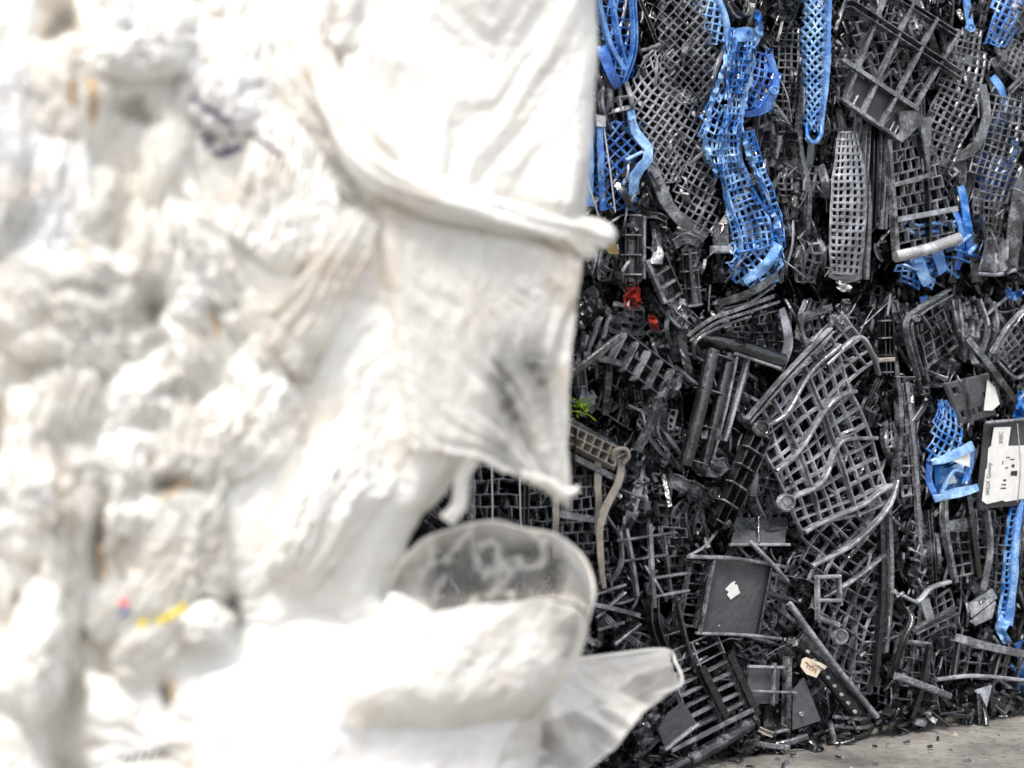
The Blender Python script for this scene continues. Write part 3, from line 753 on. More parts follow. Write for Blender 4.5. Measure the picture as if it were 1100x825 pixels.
build('crushed_crate', "bowed black crate side with thin staggered bars behind the torn white flap", 'crate', [
    ('lattice', lattice(Q((596, 500, -.02), (650, 496, -.01), (656, 606, .0), (600, 612, -.02), bow=.03, warp=1.2), 12, 2.2, 0, .01, .08, True, 12, 2.2), 'grey'),
    ('band', bar([(600, 552, .02), (625, 556, .03), (650, 560, .02)], 7, .014, 'L'), 'dusty'),
    ('rail', bar([(640, 500, .0), (642, 608, .01)], 5, .02), 'black')])
build('crushed_crate', "dark crate side in the gap between white film and bag", 'crate', [
    ('lattice', lattice(Q((490, 500, -.04), (592, 500, -.02), (600, 604, -.02), (490, 604, -.04), bow=.03, warp=2), 13, 2.2, 0, .01, .12, True, 14, 2.2), 'grey'),
    ('upright', bar([(505, 500, .0), (507, 600, .0)], 6, .016, 'L'), 'grey'), ('upright', bar([(565, 500, .0), (562, 600, .0)], 7, .016, 'U'), 'black')])
# the two shiny tubes
build('crate_tube', "pair of shiny parallel black tubes lying steeply left of the big lattice", 'crate tube', [
    ('tube', bar([(766, 376, .05), (752, 438, .06), (736, 500, .05)], 15, .034, 'tube', n=8), 'black'),
    ('tube', bar([(783, 380, .04), (770, 440, .05), (755, 502, .04)], 11, .026, 'tube', n=8), 'black'),
    ('collar', ribs([(774, 378, .045), (745, 501, .045)], 31, .045, 4, .0025), 'grey'),
    ('flange', bar([(790, 384, .03), (777, 444, .04), (762, 500, .03)], 3, .02), 'dusty')])
build('crushed_crate', "narrow dark crate edge with small windows right of the shiny tube pair", 'crate', [
    ('lattice', lattice(RB((796, 390, 22, .01), (784, 430, 24, .02), (772, 472, 20, .02)), 9, 2.6, 0, .01, .05), 'grey'),
    ('rail', bar([(803, 386, .02), (790, 434, .03), (778, 474, .03)], 4, .016), 'dusty'),
    ('foot', sheet(Q((752, 464, .04), (772, 458, .05), (776, 472, .05), (754, 472, .04), crum=.01)), 'dusty'),
    ('foot', sheet(RB((745, 498, 14, .03), (765, 504, 18, .05), (783, 498, 14, .03), crum=.02, lam=9), .004, 10, 8), 'grey')])
build('rim_fragment', "long sagging bundle of black rim strips arching under the seam", 'crate rim', [
    ('strip', bar([(738, 360, .03), (764, 342, .04), (792, 332, .045), (830, 318, .03)], 4, .012, 'L'), 'grey'),
    ('strip', bar([(741, 366, .035), (768, 347, .05), (800, 336, .05), (836, 324, .03)], 3, .012, 'L'), 'grey'),
    ('strip', bar([(746, 385, .03), (748, 366, .05), (776, 350, .05), (806, 340, .05)], 3, .01), 'dusty')])
build('crate_tube', "thick dark rolled crate edge with staggered bars above it", 'crate tube', [
    ('roll', bar([(754, 362, .0), (790, 372, .03), (840, 388, .03)], 18, .04, 'tube', n=8), 'black'),
    ('lattice', lattice(Q((776, 350, -.01), (842, 330, .0), (846, 380, .01), (782, 366, .0), warp=1), 14, 2, 0, .01, .05, True, 9, 2), 'grey'),
    ('edge', bar([(790, 380, .05), (838, 396, .05)], 3, .01), 'grey')])
build('rim_fragment', "wavy pale upright crate edge between rolled edge and big lattice", 'crate rim', [
    ('body', sheet(RB((840, 332, 7, .02), (846, 352, 9, .03), (846, 374, 9, .035), (838, 398, 8, .02))), 'dusty')])
build('crushed_crate', "small dark crate corner with bright top edge just below the seam", 'crate', [
    ('top', bar([(855, 342, .03), (892, 330, .03)], 8, .016, 'L'), 'grey'),
    ('leg', bar([(858, 344, .02), (866, 372, .02)], 4, .012), 'grey'), ('leg', bar([(882, 336, .02), (888, 356, .02)], 6, .014, 'U'), 'black'),
    ('lattice', lattice(Q((858, 346, .0), (884, 340, .0), (890, 372, .0), (868, 376, .0)), 10, 2, 0, .006, .1), 'grey')])
build('column_fragment', "leaning black ribbed channel from the shiny tubes down to the lower lattice", 'crate column', [
    ('channel', bar([(818, 462, .02), (796, 512, .05), (772, 566, .02)], 24, .034, 'E', n=7), 'black'),
    ('rib', ribs([(818, 462, .035), (796, 512, .065), (772, 566, .035)], 25, .026, 6), 'grey'),
    ('mouth', disc(818, 460, 9, .05), 'grey')])
# the big wavy lattice
big = Q((806, 452, .03), (894, 356, .045), (962, 540, .03), (862, 574, .03), crum=.012, lam=45, warp=3.0, seed=9)
parts = [('lattice', lattice(big, 14.5, 4.3, 0, .007, 0, seed=2), 'dusty')]
fm, Lq, Wq = big
def on_big(pts, lift):
    a = np.array(pts, float); c = catmull(a, 20)
    return fm(c[:, 0] * Lq, c[:, 1] * Wq) + NN * lift
for pts in (((0.0, .1), (.35, .14), (.65, .05), (1, .08)), ((0, .42), (.3, .40), (.7, .30), (1, .36)), ((0, .70), (.35, .68), (.7, .55), (1, .62)), ((0, .98), (.5, .95), (1, .9))):
    parts.append(('raised_rib', sweep3(on_big(pts, .009), prof('box', .009, .02)), 'dusty'))
for s in (.25, .62):
    parts.append(('raised_rib', sweep3(on_big(((s, 0), (s + .03, .5), (s - .02, 1)), .005), prof('box', .006, .014)), 'dusty'))
parts += [('rim', bar([(803, 452, .04), (846, 402, .06), (893, 354, .06)], 6, .02, 'U'), 'dusty'), ('boss', disc(845, 540, 10, .06), 'dusty')]
build('crushed_crate', "largest grey crate floor, a wavy square lattice with raised curved ribs", 'crate', parts)
build('crushed_crate', "lower grey lattice continuing under the largest crate floor with a round boss", 'crate', [
    ('lattice', lattice(RB((916, 540, 62, .0), (908, 600, 74, .02), (914, 660, 60, .02), (926, 742, 40, .0), crum=.012, lam=40, warp=2.5), 14, 3, 35, .007, .06), 'dusty'),
    ('raised_rib', bar([(872, 608, .04), (915, 585, .05), (952, 548, .05), (964, 516, .04)], 4, .018), 'dusty'),
    ('raised_rib', bar([(884, 642, .03), (918, 622, .045), (950, 596, .04)], 3.5, .016), 'dusty'),
    ('boss', disc(903, 684, 9, .06), 'dusty')])
build('crushed_crate', "upper dark lattice tucked behind the top edge of the largest crate floor", 'crate', [
    ('lattice', lattice(Q((862, 372, .0), (908, 336, .01), (946, 386, .02), (902, 420, .0), warp=1.5), 14, 3.4, 0, .007, .05), 'dusty'),
    ('rail', bar([(866, 376, .03), (884, 392, .04)], 8, .02, 'tube'), 'black'),
    ('rim', bar([(888, 392, .05), (922, 362, .06), (938, 382, .05), (944, 402, .03)], 4, .014), 'dusty')])
build('crushed_crate', "small pale square crate frame with a dividing bar in front of the lower lattice", 'crate', [
    ('frame_bar', ([bar([(876, 620, .05), (902, 619, .05)], 4, .014), bar([(878, 620, .05), (879, 668, .05)], 4, .014), bar([(901, 619, .05), (903, 650, .05)], 4, .014), bar([(878, 645, .052), (903, 645, .052)], 4, .012), bar([(877, 663, .05), (901, 672, .06)], 6, .014)]), 'dusty'),
    ('tail', bar([(890, 645, .02), (900, 680, .02)], 5, .01), 'grey')])
build('crushed_crate', "ladder-like black crate side right of the lower lattice", 'crate', [
    ('ladder', lattice(RB((930, 640, 24, .0), (932, 690, 26, .01), (926, 745, 24, .0)), 11, 2.6, 0, .014, .05, False, 24, 3), 'grey'),
    ('rail', bar([(944, 540, .02), (946, 640, .03), (938, 736, .02)], 6, .024, 'T'), 'black'),
    ('rail', bar([(952, 520, .01), (956, 620, .02), (950, 700, .01)], 5, .02, 'L'), 'grey')])
# plate with white scrap
build('crushed_crate', "flat dark crate panel with a small white paper scrap on it", 'crate', [
    ('panel', plate([(767, 600, .04), (829, 606, .04), (815, 682, .045), (752, 678, .045)], .005), 'plate'),
    ('rim', bar([(740, 598, .045), (790, 600, .055), (842, 609, .045)], 4, .014), 'dusty'),
    ('rim', bar([(748, 680, .05), (800, 682, .06), (838, 686, .05)], 3, .014), 'dusty'),
    ('rim', bar([(767, 600, .05), (752, 680, .055)], 2.5, .012), 'grey'), ('rim', bar([(829, 606, .05), (814, 684, .055)], 3, .012), 'black'),
    ('ladder', lattice(Q((742, 602, .02), (764, 604, .02), (750, 676, .02), (730, 672, .02), crum=.002, warp=.3), 22, 3, 0, .014, .0, False, 12, 3), 'grey'),
    ('paper_scrap', plate([(786, 626, .045), (790, 624, .045), (789, 628, .045), (792, 628, .046), (795, 637, .046), (785, 644, .046), (781, 639, .045), (783, 636, .045), (779, 633, .045)], .001), 'paper', "small torn white paper scrap")])
build('crushed_crate', "short box-like black tray end above the panel with the white scrap", 'crate', [
    ('face', sheet(Q((788, 572, .02), (846, 568, .02), (844, 584, .04), (786, 584, .04))), 'plate'), ('top', sheet(Q((788, 556, .0), (846, 556, .0), (846, 568, .02), (788, 572, .02))), 'black'),
    ('edge', bar([(784, 585, .045), (848, 585, .045)], 3, .01), 'dusty'), ('divider', bar([(814, 556, .02), (814, 584, .045)], 2.5, .012), 'grey'), ('hinge', bar([(776, 566, .03), (784, 560, .035)], 9, .02, 'tube'), 'black')])
build('slat_fragment', "thin pale slat crossing above the plated crate and bending down right", 'crate slat', [('body', bar([(806, 582, .06), (830, 606, .065), (846, 624, .05)], 4, .01), 'dusty')])
build('slat_fragment', "long pale diagonal bar running down to the pavement edge", 'crate slat', [('body', bar([(848, 648, .08), (892, 708, .09), (942, 770, .07)], 5.5, .014, n=10), 'dusty')])
build('slat_fragment', "dark perforated bar below the long pale diagonal bar", 'crate slat', [
    ('body', bar([(858, 684, .04), (898, 735, .055), (934, 785, .04)], 17, .02, 'box'), 'black'),
    ('stud', [disc(868 + 7.2 * i, 700 + 9.2 * i, 1.6, .068, .004) for i in range(8)], 'bright')])
build('paper_label', "torn cream label with brown handwriting-like marks beside the perforated bar", 'paper label', [
    ('sheet', plate([(862, 708, .075), (866, 706, .075), (874, 709, .075), (882, 720, .075), (877, 728, .075), (866, 724, .075), (860, 716, .075)], .001), 'cream'),
    ('mark', join([bar([(865 + 3 * i, 711 + 2.6 * i, .0765), (868 + 3 * i, 713 + 1.4 * i + 2 * (i % 2), .0765), (866.5 + 3 * i, 717 + 2 * i, .0765)], 1.0, .0008, n=5) for i in range(4)]), 'brownink')])
build('paper_label', "small cream label scrap just right of the marked cream label", 'paper label', [('sheet', plate([(870, 709, .08), (880, 711, .08), (889, 716, .08), (886, 719, .08), (881, 716, .08)], .001), 'cream')])
# lower middle crate of slats
lm = Q((716, 700, .02), (770, 676, .02), (814, 776, .04), (748, 812, .04), crum=.004, warp=1.2, bow=.02)
build('crushed_crate', "black slatted crate side tilted beside the film tongue, two dark rails across", 'crate', [
    ('lattice', lattice(lm, 27, 3, 0, .016, .04, False, 12, 3.2), 'grey'),
    ('rail', bar([(752, 716, .06), (784, 782, .065)], 8, .022, 'T', n=3), 'black'), ('rail', bar([(782, 702, .055), (812, 768, .06)], 8, .022, 'T', n=3), 'black'),
    ('rail', bar([(728, 650, .03), (742, 706, .045), (764, 752, .04)], 4, .016, n=12), 'black')])
build('crate_tube', "long scuffed dark tube lying along the bottom beside the pavement", 'crate tube', [
    ('tube', bar([(706, 834, .09), (760, 806, .10), (812, 774, .09)], 14, .032, 'tube', n=8), 'grey'), ('collar', ribs([(736, 818, .095), (812, 774, .09)], 17, .04, 3, .006), 'black'),
    ('flange', bar([(720, 806, .08), (808, 762, .085)], 4, .014, 'T'), 'dusty')])
build('panel_fragment', "broken-edged grey plate near the film tongue's lower side", 'crate panel', [('body', plate([(707, 784, .07), (718, 766, .07), (734, 754, .075), (748, 776, .08), (716, 808, .075)], .005), 'plate'),
    ('edge', bar([(714, 806, .08), (750, 778, .085)], 3, .012), 'dusty')])
build('panel_fragment', "double-framed dark panel left of the torn cream label", 'crate panel', [
    ('panel', plate([(805, 718, .04), (838, 716, .04), (836, 756, .05), (802, 756, .05)], .005), 'plate'),
    ('bar', bar([(804, 716, .055), (842, 717, .055)], 3, .01), 'dusty'), ('bar', bar([(800, 742, .06), (855, 744, .06)], 2.5, .01), 'dusty'), ('bar', bar([(832, 712, .055), (830, 758, .06)], 3, .012), 'grey'),
    ('side', bar([(846, 705, .04), (844, 790, .05)], 6, .02, 'L'), 'grey')])
build('panel_fragment', "dark upright tray wall above the rubble at the bottom", 'crate panel', [('body', sheet(Q((822, 758, .03), (846, 756, .03), (844, 786, .05), (820, 790, .05), bow=-.01)), 'black'), ('edge', bar([(818, 790, .06), (846, 784, .06)], 3, .01), 'grey')])
build('panel_fragment', "smooth dark wedge plate under the torn cream label", 'crate panel', [('body', plate([(852, 742, .05), (864, 728, .05), (882, 774, .07), (852, 784, .07)], .005), 'plate'), ('scuff', disc(861, 767, 2.2, .072, .002), 'bright')])
build('crushed_crate', "crumpled dark crate shreds below the film tongue", 'crate', [
    ('shred', sheet(RB((676, 770, 14, .03), (690, 785, 20, .06), (694, 806, 12, .05), crum=.03, lam=9), .004, 12, 8), 'grey'), ('shred', sheet(RB((700, 745, 10, .03), (706, 765, 14, .05), (690, 778, 10, .05), crum=.025, lam=9), .004, 12, 8), 'grey'),
    ('shred', sheet(RB((655, 800, 14, .04), (668, 814, 20, .06), (684, 824, 12, .06), crum=.03, lam=9), .004, 12, 8), 'black')])
# right part of the lower bale
build('crushed_crate', "rounded crate corner frame with a screw eye just below the seam at right", 'crate', [
    ('frame', bar([(1020, 314, .03), (990, 332, .05), (976, 346, .055), (978, 368, .05), (988, 404, .03)], 8, .02, 'U', n=24), 'grey'),
    ('lattice', lattice(Q((984, 350, .0), (1014, 330, .0), (1030, 372, .01), (996, 398, .01), warp=1.5), 12, 3, 0, .01, .08), 'grey'), ('eye', disc(985, 342, 4, .07), 'dusty')])
build('crushed_crate', "fine black lattice corner with curved rims at the right edge below the seam", 'crate', [
    ('lattice', lattice(Q((1068, 378, .01), (1102, 330, .02), (1124, 372, .02), (1088, 402, .02), warp=1.2, bow=.02), 8.5, 2.4, 0, .004, .02), 'grey'),
    ('rim', bar([(1066, 380, .03), (1082, 352, .045), (1104, 328, .04)], 4, .014), 'grey'), ('rim', bar([(1070, 388, .03), (1092, 406, .04), (1116, 388, .03)], 4, .014), 'grey')])
build('rim_fragment', "straight diagonal rim bar dropping from the seam toward the labelled box", 'crate rim', [('body', bar([(1038, 364, .03), (1064, 396, .05), (1090, 432, .04)], 8, .016, 'L'), 'grey')])
build('crushed_crate', "dark crate side with square slots and a torn white label on its right", 'crate', [
    ('panel', lattice(Q((1014, 412, .02), (1064, 400, .03), (1072, 446, .03), (1032, 458, .02), crum=.003, warp=.4), 12, 7, 0, .006, .0, False, 14, 8, fill=.6), 'plate'),
    ('divider', bar([(1037, 406, .035), (1044, 456, .035)], 3, .012), 'grey'),
    ('paper_scrap', plate([(1061, 408, .04), (1069, 416, .04), (1074, 434, .04), (1066, 441, .04), (1057, 441, .04)], .001), 'paper', "torn white paper label")])
build('crushed_blue_crate', "light blue triangular lattice with white patches left of the labelled box", 'crate', [
    ('lattice', lattice(RB((1013, 430, 8, .03), (1018, 462, 30, .04), (1020, 494, 44, .04), bow=.008, warp=.8), 8.5, 2.6, 30, .004, .02), 'sky'),
    ('band', sheet(RB((1000, 496, 6, .04), (1022, 490, 10, .055), (1046, 478, 10, .05)), .004), 'sky'),
    ('rim', sheet(RB((1003, 536, 7, .05), (1026, 530, 9, .06), (1051, 523, 9, .05)), .006), 'sky'),
    ('side', sheet(RB((1000, 494, 6, .03), (998, 515, 7, .04), (1006, 536, 6, .04))), 'cobalt'), ('side', sheet(RB((1043, 482, 6, .04), (1042, 500, 7, .04), (1036, 520, 6, .04))), 'sky'),
    ('back', sheet(Q((1002, 496, .0), (1040, 486, .0), (1044, 522, .0), (1006, 534, .0), crum=.02)), 'sky'),
    ('strut', bar([(1012, 530, .03), (1024, 506, .04), (1040, 510, .03)], 4, .012), 'sky'),
    ('white_patch', plate([(1020, 494, .05), (1042, 482, .05), (1042, 502, .05)], .002), 'paper'), ('white_patch', plate([(1014, 522, .03), (1024, 508, .03), (1028, 518, .03)], .002), 'paper')])
LD = .06
lab = build('labelled_box', "flat black box end with a large white printed label at the right edge", 'box', [
    ('panel', plate([(1063, 455, .05), (1112, 450, .05), (1110, 541, .05), (1054, 547, .05)], .02), 'plate'),
    ('edge', bar([(1060, 454, .06), (1112, 449, .06)], 3, .012), 'dusty'),
    ('label', plate([(1068, 459, LD), (1086, 458.5, LD), (1083, 479, LD), (1112, 478, LD), (1110, 534, LD), (1080, 539, LD), (1077, 537.5, LD), (1060, 541.5, LD), (1055, 538, LD), (1059, 505, LD), (1060.5, 503, LD), (1062, 482, LD), (1065, 479, LD)], .0012), 'paper', "white printed paper label with lines of black characters")])
def text_geo(body):
    cu = bpy.data.curves.new("print", 'FONT'); cu.body = body; cu.size = 1.0; cu.resolution_u = 2
    o = bpy.data.objects.new("print", cu); COL.objects.link(o)
    dg = bpy.context.evaluated_depsgraph_get()
    me = bpy.data.meshes.new_from_object(o.evaluated_get(dg))
    V = np.array([v.co[:] for v in me.vertices]); F = [list(p.vertices) for p in me.polygons]
    bpy.data.objects.remove(o); bpy.data.curves.remove(cu); bpy.data.meshes.remove(me)
    return V, F
def text_up(body, x, y, size, lean, d):
    """print that reads upward from (x, y)"""
    V, F = text_geo(body)
    return P(x - V[:, 1] * size + V[:, 0] * size * lean, y - V[:, 0] * size, d), F
for body, x, y, s in (("300C", 1077, 477, 6.2), ("WEIX Gonny", 1063, 532, 6.4)):
    VF = text_up(body, x, y, s, .06, LD + .0008)
    link_mesh('print', VF, M['ink'], lab)
link_mesh('print', join([plate([(1084 + a, 500 + b_, LD + .0006), (1084 + a + w, 500 + b_ - .3, LD + .0006), (1083.6 + a + w, 500 + b_ + h, LD + .0006), (1083.6 + a, 500 + b_ + h, LD + .0006)], .0003) for a, b_, w, h in
    ((2, 6, 7, 5), (3, -1, 3, 3), (-4, 2, 3, 1.2), (-6, 15, 3, 2), (-8, 20, 5, 1.2), (-9, 24, 6, 1), (1, -7, 5, 1), (-3, -9, 4, 1), (-7, -5, 1, 4))]), M['ink'], lab)
build('crushed_blue_crate', "light blue lattice strip dropping past the labelled box to the right edge", 'crate', [
    ('lattice', lattice(RB((1096, 532, 16, .04), (1088, 580, 14, .05), (1084, 630, 14, .05), (1080, 668, 14, .04)), 7, 2.4, 0, .006, .02), 'sky'),
    ('rim', sheet(RB((1100, 528, 5, .05), (1092, 580, 6, .065), (1090, 630, 6, .06), (1084, 672, 8, .05)), .006), 'sky'),
    ('foot', sheet(RB((1082, 660, 14, .05), (1076, 676, 12, .06), (1082, 690, 8, .05), crum=.015, lam=8)), 'sky')])
build('blue_shard', "light blue crumpled knot above the labelled box at the right edge", 'plastic shard', [('body', sheet(RB((1092, 424, 12, .03), (1100, 436, 18, .05), (1096, 450, 12, .04), crum=.02, lam=8), .004, 12, 8), 'sky')])
build('blue_shard', "cobalt shards at the lower right frame edge near the pavement", 'plastic shard', [('body', join([sheet(RB((1096, 690, 12, -.02), (1104, 720, 14, -.01), (1094, 755, 10, -.02), crum=.015)), bar([(1085, 715, -.02), (1102, 730, .0)], 5, .012)]), 'cobalt')])
build('blue_shard', "small cobalt knot just under the seam at far right", 'plastic shard', [('body', sheet(RB((1080, 312, 6, .0), (1088, 318, 9, .02), (1098, 314, 7, .02), crum=.02, lam=6), .004, 10, 6), 'cobalt')])
build('blue_shard', "tiny cobalt chip inside the dark bale seam", 'plastic shard', [('body', sheet(Q((988, 320, .0), (996, 318, .01), (997, 325, .01), (989, 326, .0)), .004, 3, 3), 'cobalt')])
build('crushed_crate', "upright black crate wall with two tall windows under the blue triangle", 'crate', [
    ('rail', bar([(1014, 534, .03), (1016, 575, .04), (1026, 625, .03)], 5, .018, 'L'), 'grey'), ('rail', bar([(1038, 528, .04), (1044, 575, .05), (1050, 620, .04)], 7, .02, 'T'), 'black'),
    ('panel', sheet(Q((1016, 560, .03), (1040, 557, .03), (1041, 568, .04), (1014, 572, .04))), 'grey'),
    ('lattice', lattice(Q((1016, 570, .0), (1042, 568, .01), (1048, 618, .01), (1024, 622, .0)), 14, 2.2, 0, .006, 0), 'grey'),
    ('ladder', lattice(Q((1048, 545, .02), (1070, 548, .02), (1066, 620, .03), (1052, 620, .03)), 24, 2.5, 0, .014, .1, False, 10, 2.6), 'grey')])
build('crushed_crate', "bent crate rim and lattice kneeling over the box corner, right of the lower lattice", 'crate', [
    ('rim', bar([(970, 640, .03), (986, 646, .045), (1000, 632, .05), (1020, 625, .03)], 4, .014), 'dusty'), ('rim', bar([(982, 678, .05), (1028, 655, .055)], 8, .016, 'U'), 'grey'),
    ('lattice', lattice(Q((990, 650, .0), (1022, 632, .0), (1030, 668, .02), (986, 690, .02)), 11, 2.4, 0, .008, .05), 'grey'), ('corner', plate([(988, 644, .045), (998, 642, .045), (1004, 664, .05), (996, 668, .05)], .005), 'dusty')])
build('panel_fragment', "two folded grey plates like an open book near the blue strip's foot", 'crate panel', [
    ('leaf', plate([(1041, 648, .03), (1066, 632, .04), (1072, 642, .05), (1044, 664, .05)], .004), 'grey'), ('leaf', plate([(1042, 668, .05), (1070, 646, .06), (1066, 664, .06), (1048, 672, .05)], .004), 'dusty')])
build('crushed_crate', "long rail with a hanging square grid at the bottom right", 'crate', [
    ('rail', bar([(1024, 684, .05), (1060, 694, .06), (1116, 706, .05)], 9, .02, 'L'), 'dusty'),
    ('lattice', lattice(Q((1028, 690, .03), (1114, 706, .03), (1108, 734, .04), (1022, 728, .04), warp=.8), 14, 2.4, 0, .01, .02), 'grey'),
    ('rail', bar([(1006, 730, .06), (1050, 726, .065), (1112, 732, .06)], 4, .014), 'dusty'), ('upright', bar([(1030, 690, .045), (1024, 728, .05)], 5, .016), 'black'), ('upright', bar([(1074, 700, .045), (1066, 732, .055)], 4, .016), 'black')])
build('crushed_crate', "tilted black crate cage standing on the pavement left of the long rail", 'crate', [
    ('cross_band', bar([(962, 726, .07), (990, 736, .08), (1020, 748, .07)], 8, .016, 'box'), 'grey'), ('upright', bar([(998, 692, .07), (990, 735, .075), (976, 775, .06)], 6, .02, 'T'), 'black'),
    ('lattice', lattice(Q((972, 690, .02), (1000, 694, .02), (1012, 770, .05), (960, 766, .05), warp=1), 14, 2.6, 0, .01, .05), 'grey'),
    ('rim', bar([(970, 688, .05), (1000, 692, .06)], 4, .012), 'dusty'), ('foot', sheet(Q((978, 772, .06), (1004, 758, .06), (994, 782, .08), (984, 778, .08), crum=.01)), 'grey')])
build('rim_fragment', "thick glossy black curved rim rising beside the tilted cage", 'crate rim', [('body', bar([(960, 728, .04), (970, 690, .07), (980, 665, .07), (974, 650, .04)], 9, .02, 'half', n=16), 'black')])
build('crushed_crate', "splayed black crate feet resting on the pavement under the long rail", 'crate', [
    ('foot', bar([(1062, 735, .05), (1055, 755, .06), (1040, 768, .06)], 6, .014, 'L'), 'grey'), ('foot', bar([(1050, 745, .07), (1052, 778, .08)], 6, .016), 'black'), ('plate', plate([(1046, 742, .07), (1066, 736, .07), (1060, 760, .08), (1054, 748, .08)], .005), 'dusty'),
    ('web', lattice(Q((1064, 734, .03), (1108, 734, .03), (1100, 756, .04), (1070, 756, .04)), 14, 5, 40, .006, .1), 'grey')])
build('crushed_crate', "flattened black crate stack with parallel slats on the pavement below the perforated bar", 'crate', [
    ('slat', bar([(896, 770, .05), (926, 772, .06), (945, 766, .05)], 4, .014), 'grey'), ('slat', bar([(896, 780, .055), (924, 782, .065), (936, 778, .05)], 4, .014), 'grey'), ('slat', bar([(896, 790, .06), (914, 793, .07), (932, 786, .06)], 5, .014), 'black'),
    ('rim', bar([(892, 776, .07), (896, 800, .075), (888, 806, .07)], 5, .012), 'grey')])
build('crate_tube', "broken open pipe end lying among rubble at the pavement edge", 'crate tube', [('wall', bar([(870, 800, .08), (878, 806, .1)], 16, .036, 'tube', n=4), 'black'), ('mouth', disc(880, 806, 6, .12), 'grey')])
build('crushed_crate', "broken crate grid of long thin upright bars left of the panel with white scrap", 'crate', [
    ('upright', [bar([(697, 563, .03), (699, 606, .04), (702, 652, .03)], 4.5, .016, 'T'), bar([(713, 574, .02), (717, 606, .025), (721, 642, .02)], 3, .012), bar([(672, 568, .01), (680, 610, .02), (684, 640, .01)], 3.5, .014, 'L')], 'dusty'),
    ('cross_bar', [bar([(662, 581, .03), (726, 572, .04)], 2.6, .012), bar([(666, 603, .025), (716, 596, .035)], 2.4, .012), bar([(702, 621, .03), (742, 615, .035)], 2.6, .012), bar([(702, 641, .03), (740, 634, .035)], 2.4, .012)], 'dusty'),
    ('mesh', lattice(Q((706, 540, -.01), (738, 548, -.01), (742, 606, .0), (714, 612, .0), warp=1.4), 13, 2.6, 0, .012, .1, True, 11, 2.6), 'grey')])
build('crushed_crate', "fan of broken pale rods beside the film bag's right side", 'crate', [
    ('rod', [bar([(636, 649, .03), (660, 654, .045), (686, 661, .04)], 4.5, .014, 'L'), bar([(640, 664, .03), (672, 636, .04)], 3, .012), bar([(656, 626, .02), (668, 604, .03), (666, 570, .02)], 3.5, .012), bar([(660, 692, .02), (688, 670, .03)], 3.5, .014), bar([(636, 640, .02), (672, 628, .03)], 2.6, .01), bar([(642, 676, .02), (670, 668, .03)], 3, .012, 'L')], 'dusty'),
    ('mesh', lattice(Q((640, 600, -.02), (672, 596, -.02), (684, 644, -.01), (646, 650, -.01), warp=2), 13, 2.6, 0, .012, .1), 'grey')])
build('rim_fragment', "glossy black channel curving down to the film tongue's upper corner", 'crate rim', [('body', bar([(701, 640, .02), (702, 670, .04), (712, 700, .03)], 10, .024, 'U', n=12), 'black')])
build('tube_fragment', "crumpled split tube mouth below the shiny tube pair", 'crate tube', [('wall', bar([(722, 516, .01), (742, 524, .03), (766, 534, .02)], 16, .03, 'half', n=10, jit=.8), 'grey'), ('mouth', disc(768, 530, 7, .035), 'black')])
build('crushed_crate', "upright crushed crate side with twisted rails right of the largest crate floor", 'crate', [
    ('rail', [bar([(958, 372, .0), (966, 450, .03), (960, 536, .01)], 6, .02, 'L', n=16), bar([(972, 410, .01), (982, 500, .03), (988, 604, .01)], 5, .018, 'T', n=16), bar([(996, 548, .01), (1000, 596, .03), (1002, 640, .01)], 6, .02, 'U', n=12)], 'grey'),
    ('mesh', lattice(RB((970, 400, 20, .0), (974, 470, 24, .01), (980, 545, 22, .0), bow=.02, crum=.014, lam=14), 11, 2.6, 0, .008, .12), 'dusty'),
    ('mesh', lattice(RB((984, 560, 20, .0), (990, 600, 22, .01), (992, 636, 18, .0), bow=.02, crum=.014, lam=14), 9, 2.4, 30, .005, .1), 'dusty')])
build('column_fragment', "upright dark column stub with a tan band left of the screw eye frame", 'crate column', [
    ('channel', bar([(951, 340, .0), (953, 404, .02)], 14, .03, 'E', n=5), 'black'), ('rib', ribs([(951, 342, .018), (953, 402, .036)], 15, .02, 4), 'grey'), ('band', bar([(944, 387, .05), (960, 386, .05)], 5, .012), 'tan')])
build('crushed_crate', "folded dark crate wall with pale ribs below the label box corner", 'crate', [
    ('mesh', lattice(Q((1066, 556, .0), (1084, 552, .01), (1078, 640, .01), (1060, 632, .0), warp=1.4), 10, 2.6, 0, .01, .08), 'grey'), ('rim', bar([(1060, 548, .03), (1064, 590, .04), (1056, 634, .03)], 4, .016, 'L', n=12), 'dusty')])
# loose pieces on the ground
for i, (x, y, a, L, m) in enumerate(((806, 800, -.9, 26, 'grey'), (826, 800, .15, 44, 'grey'), (848, 796, -.25, 40, 'dusty'), (834, 806, .7, 20, 'black'), (820, 785, .4, 22, 'tan'), (1000, 772, .5, 14, 'grey'), (1058, 770, 1.4, 22, 'black'), (905, 798, -.2, 26, 'black'))):
    lb = ["loose grey plate fragment tipped at the rubble edge", "long loose flat strip on the ground below the tray wall", "pale loose strip crossing the rubble on the pavement", "short dark stub on the bare pavement", "rusty tan stick in the rubble at the bottom", "small loose chip by the tilted cage", "dark pin standing off the pavement below the long rail", "dark strip at the foot of the flattened stack"][i]
    build('loose_fragment', lb, 'plastic fragment', [('body', bar([(x - L / 2 * math.cos(a), y - L / 2 * math.sin(a), .07), (x + 1, y + 1, .09), (x + L / 2 * math.cos(a), y + L / 2 * math.sin(a), .10)], 6, .01, R.choice(['L', 'box', 'U'])), m)], "loose fragments at the pavement edge")
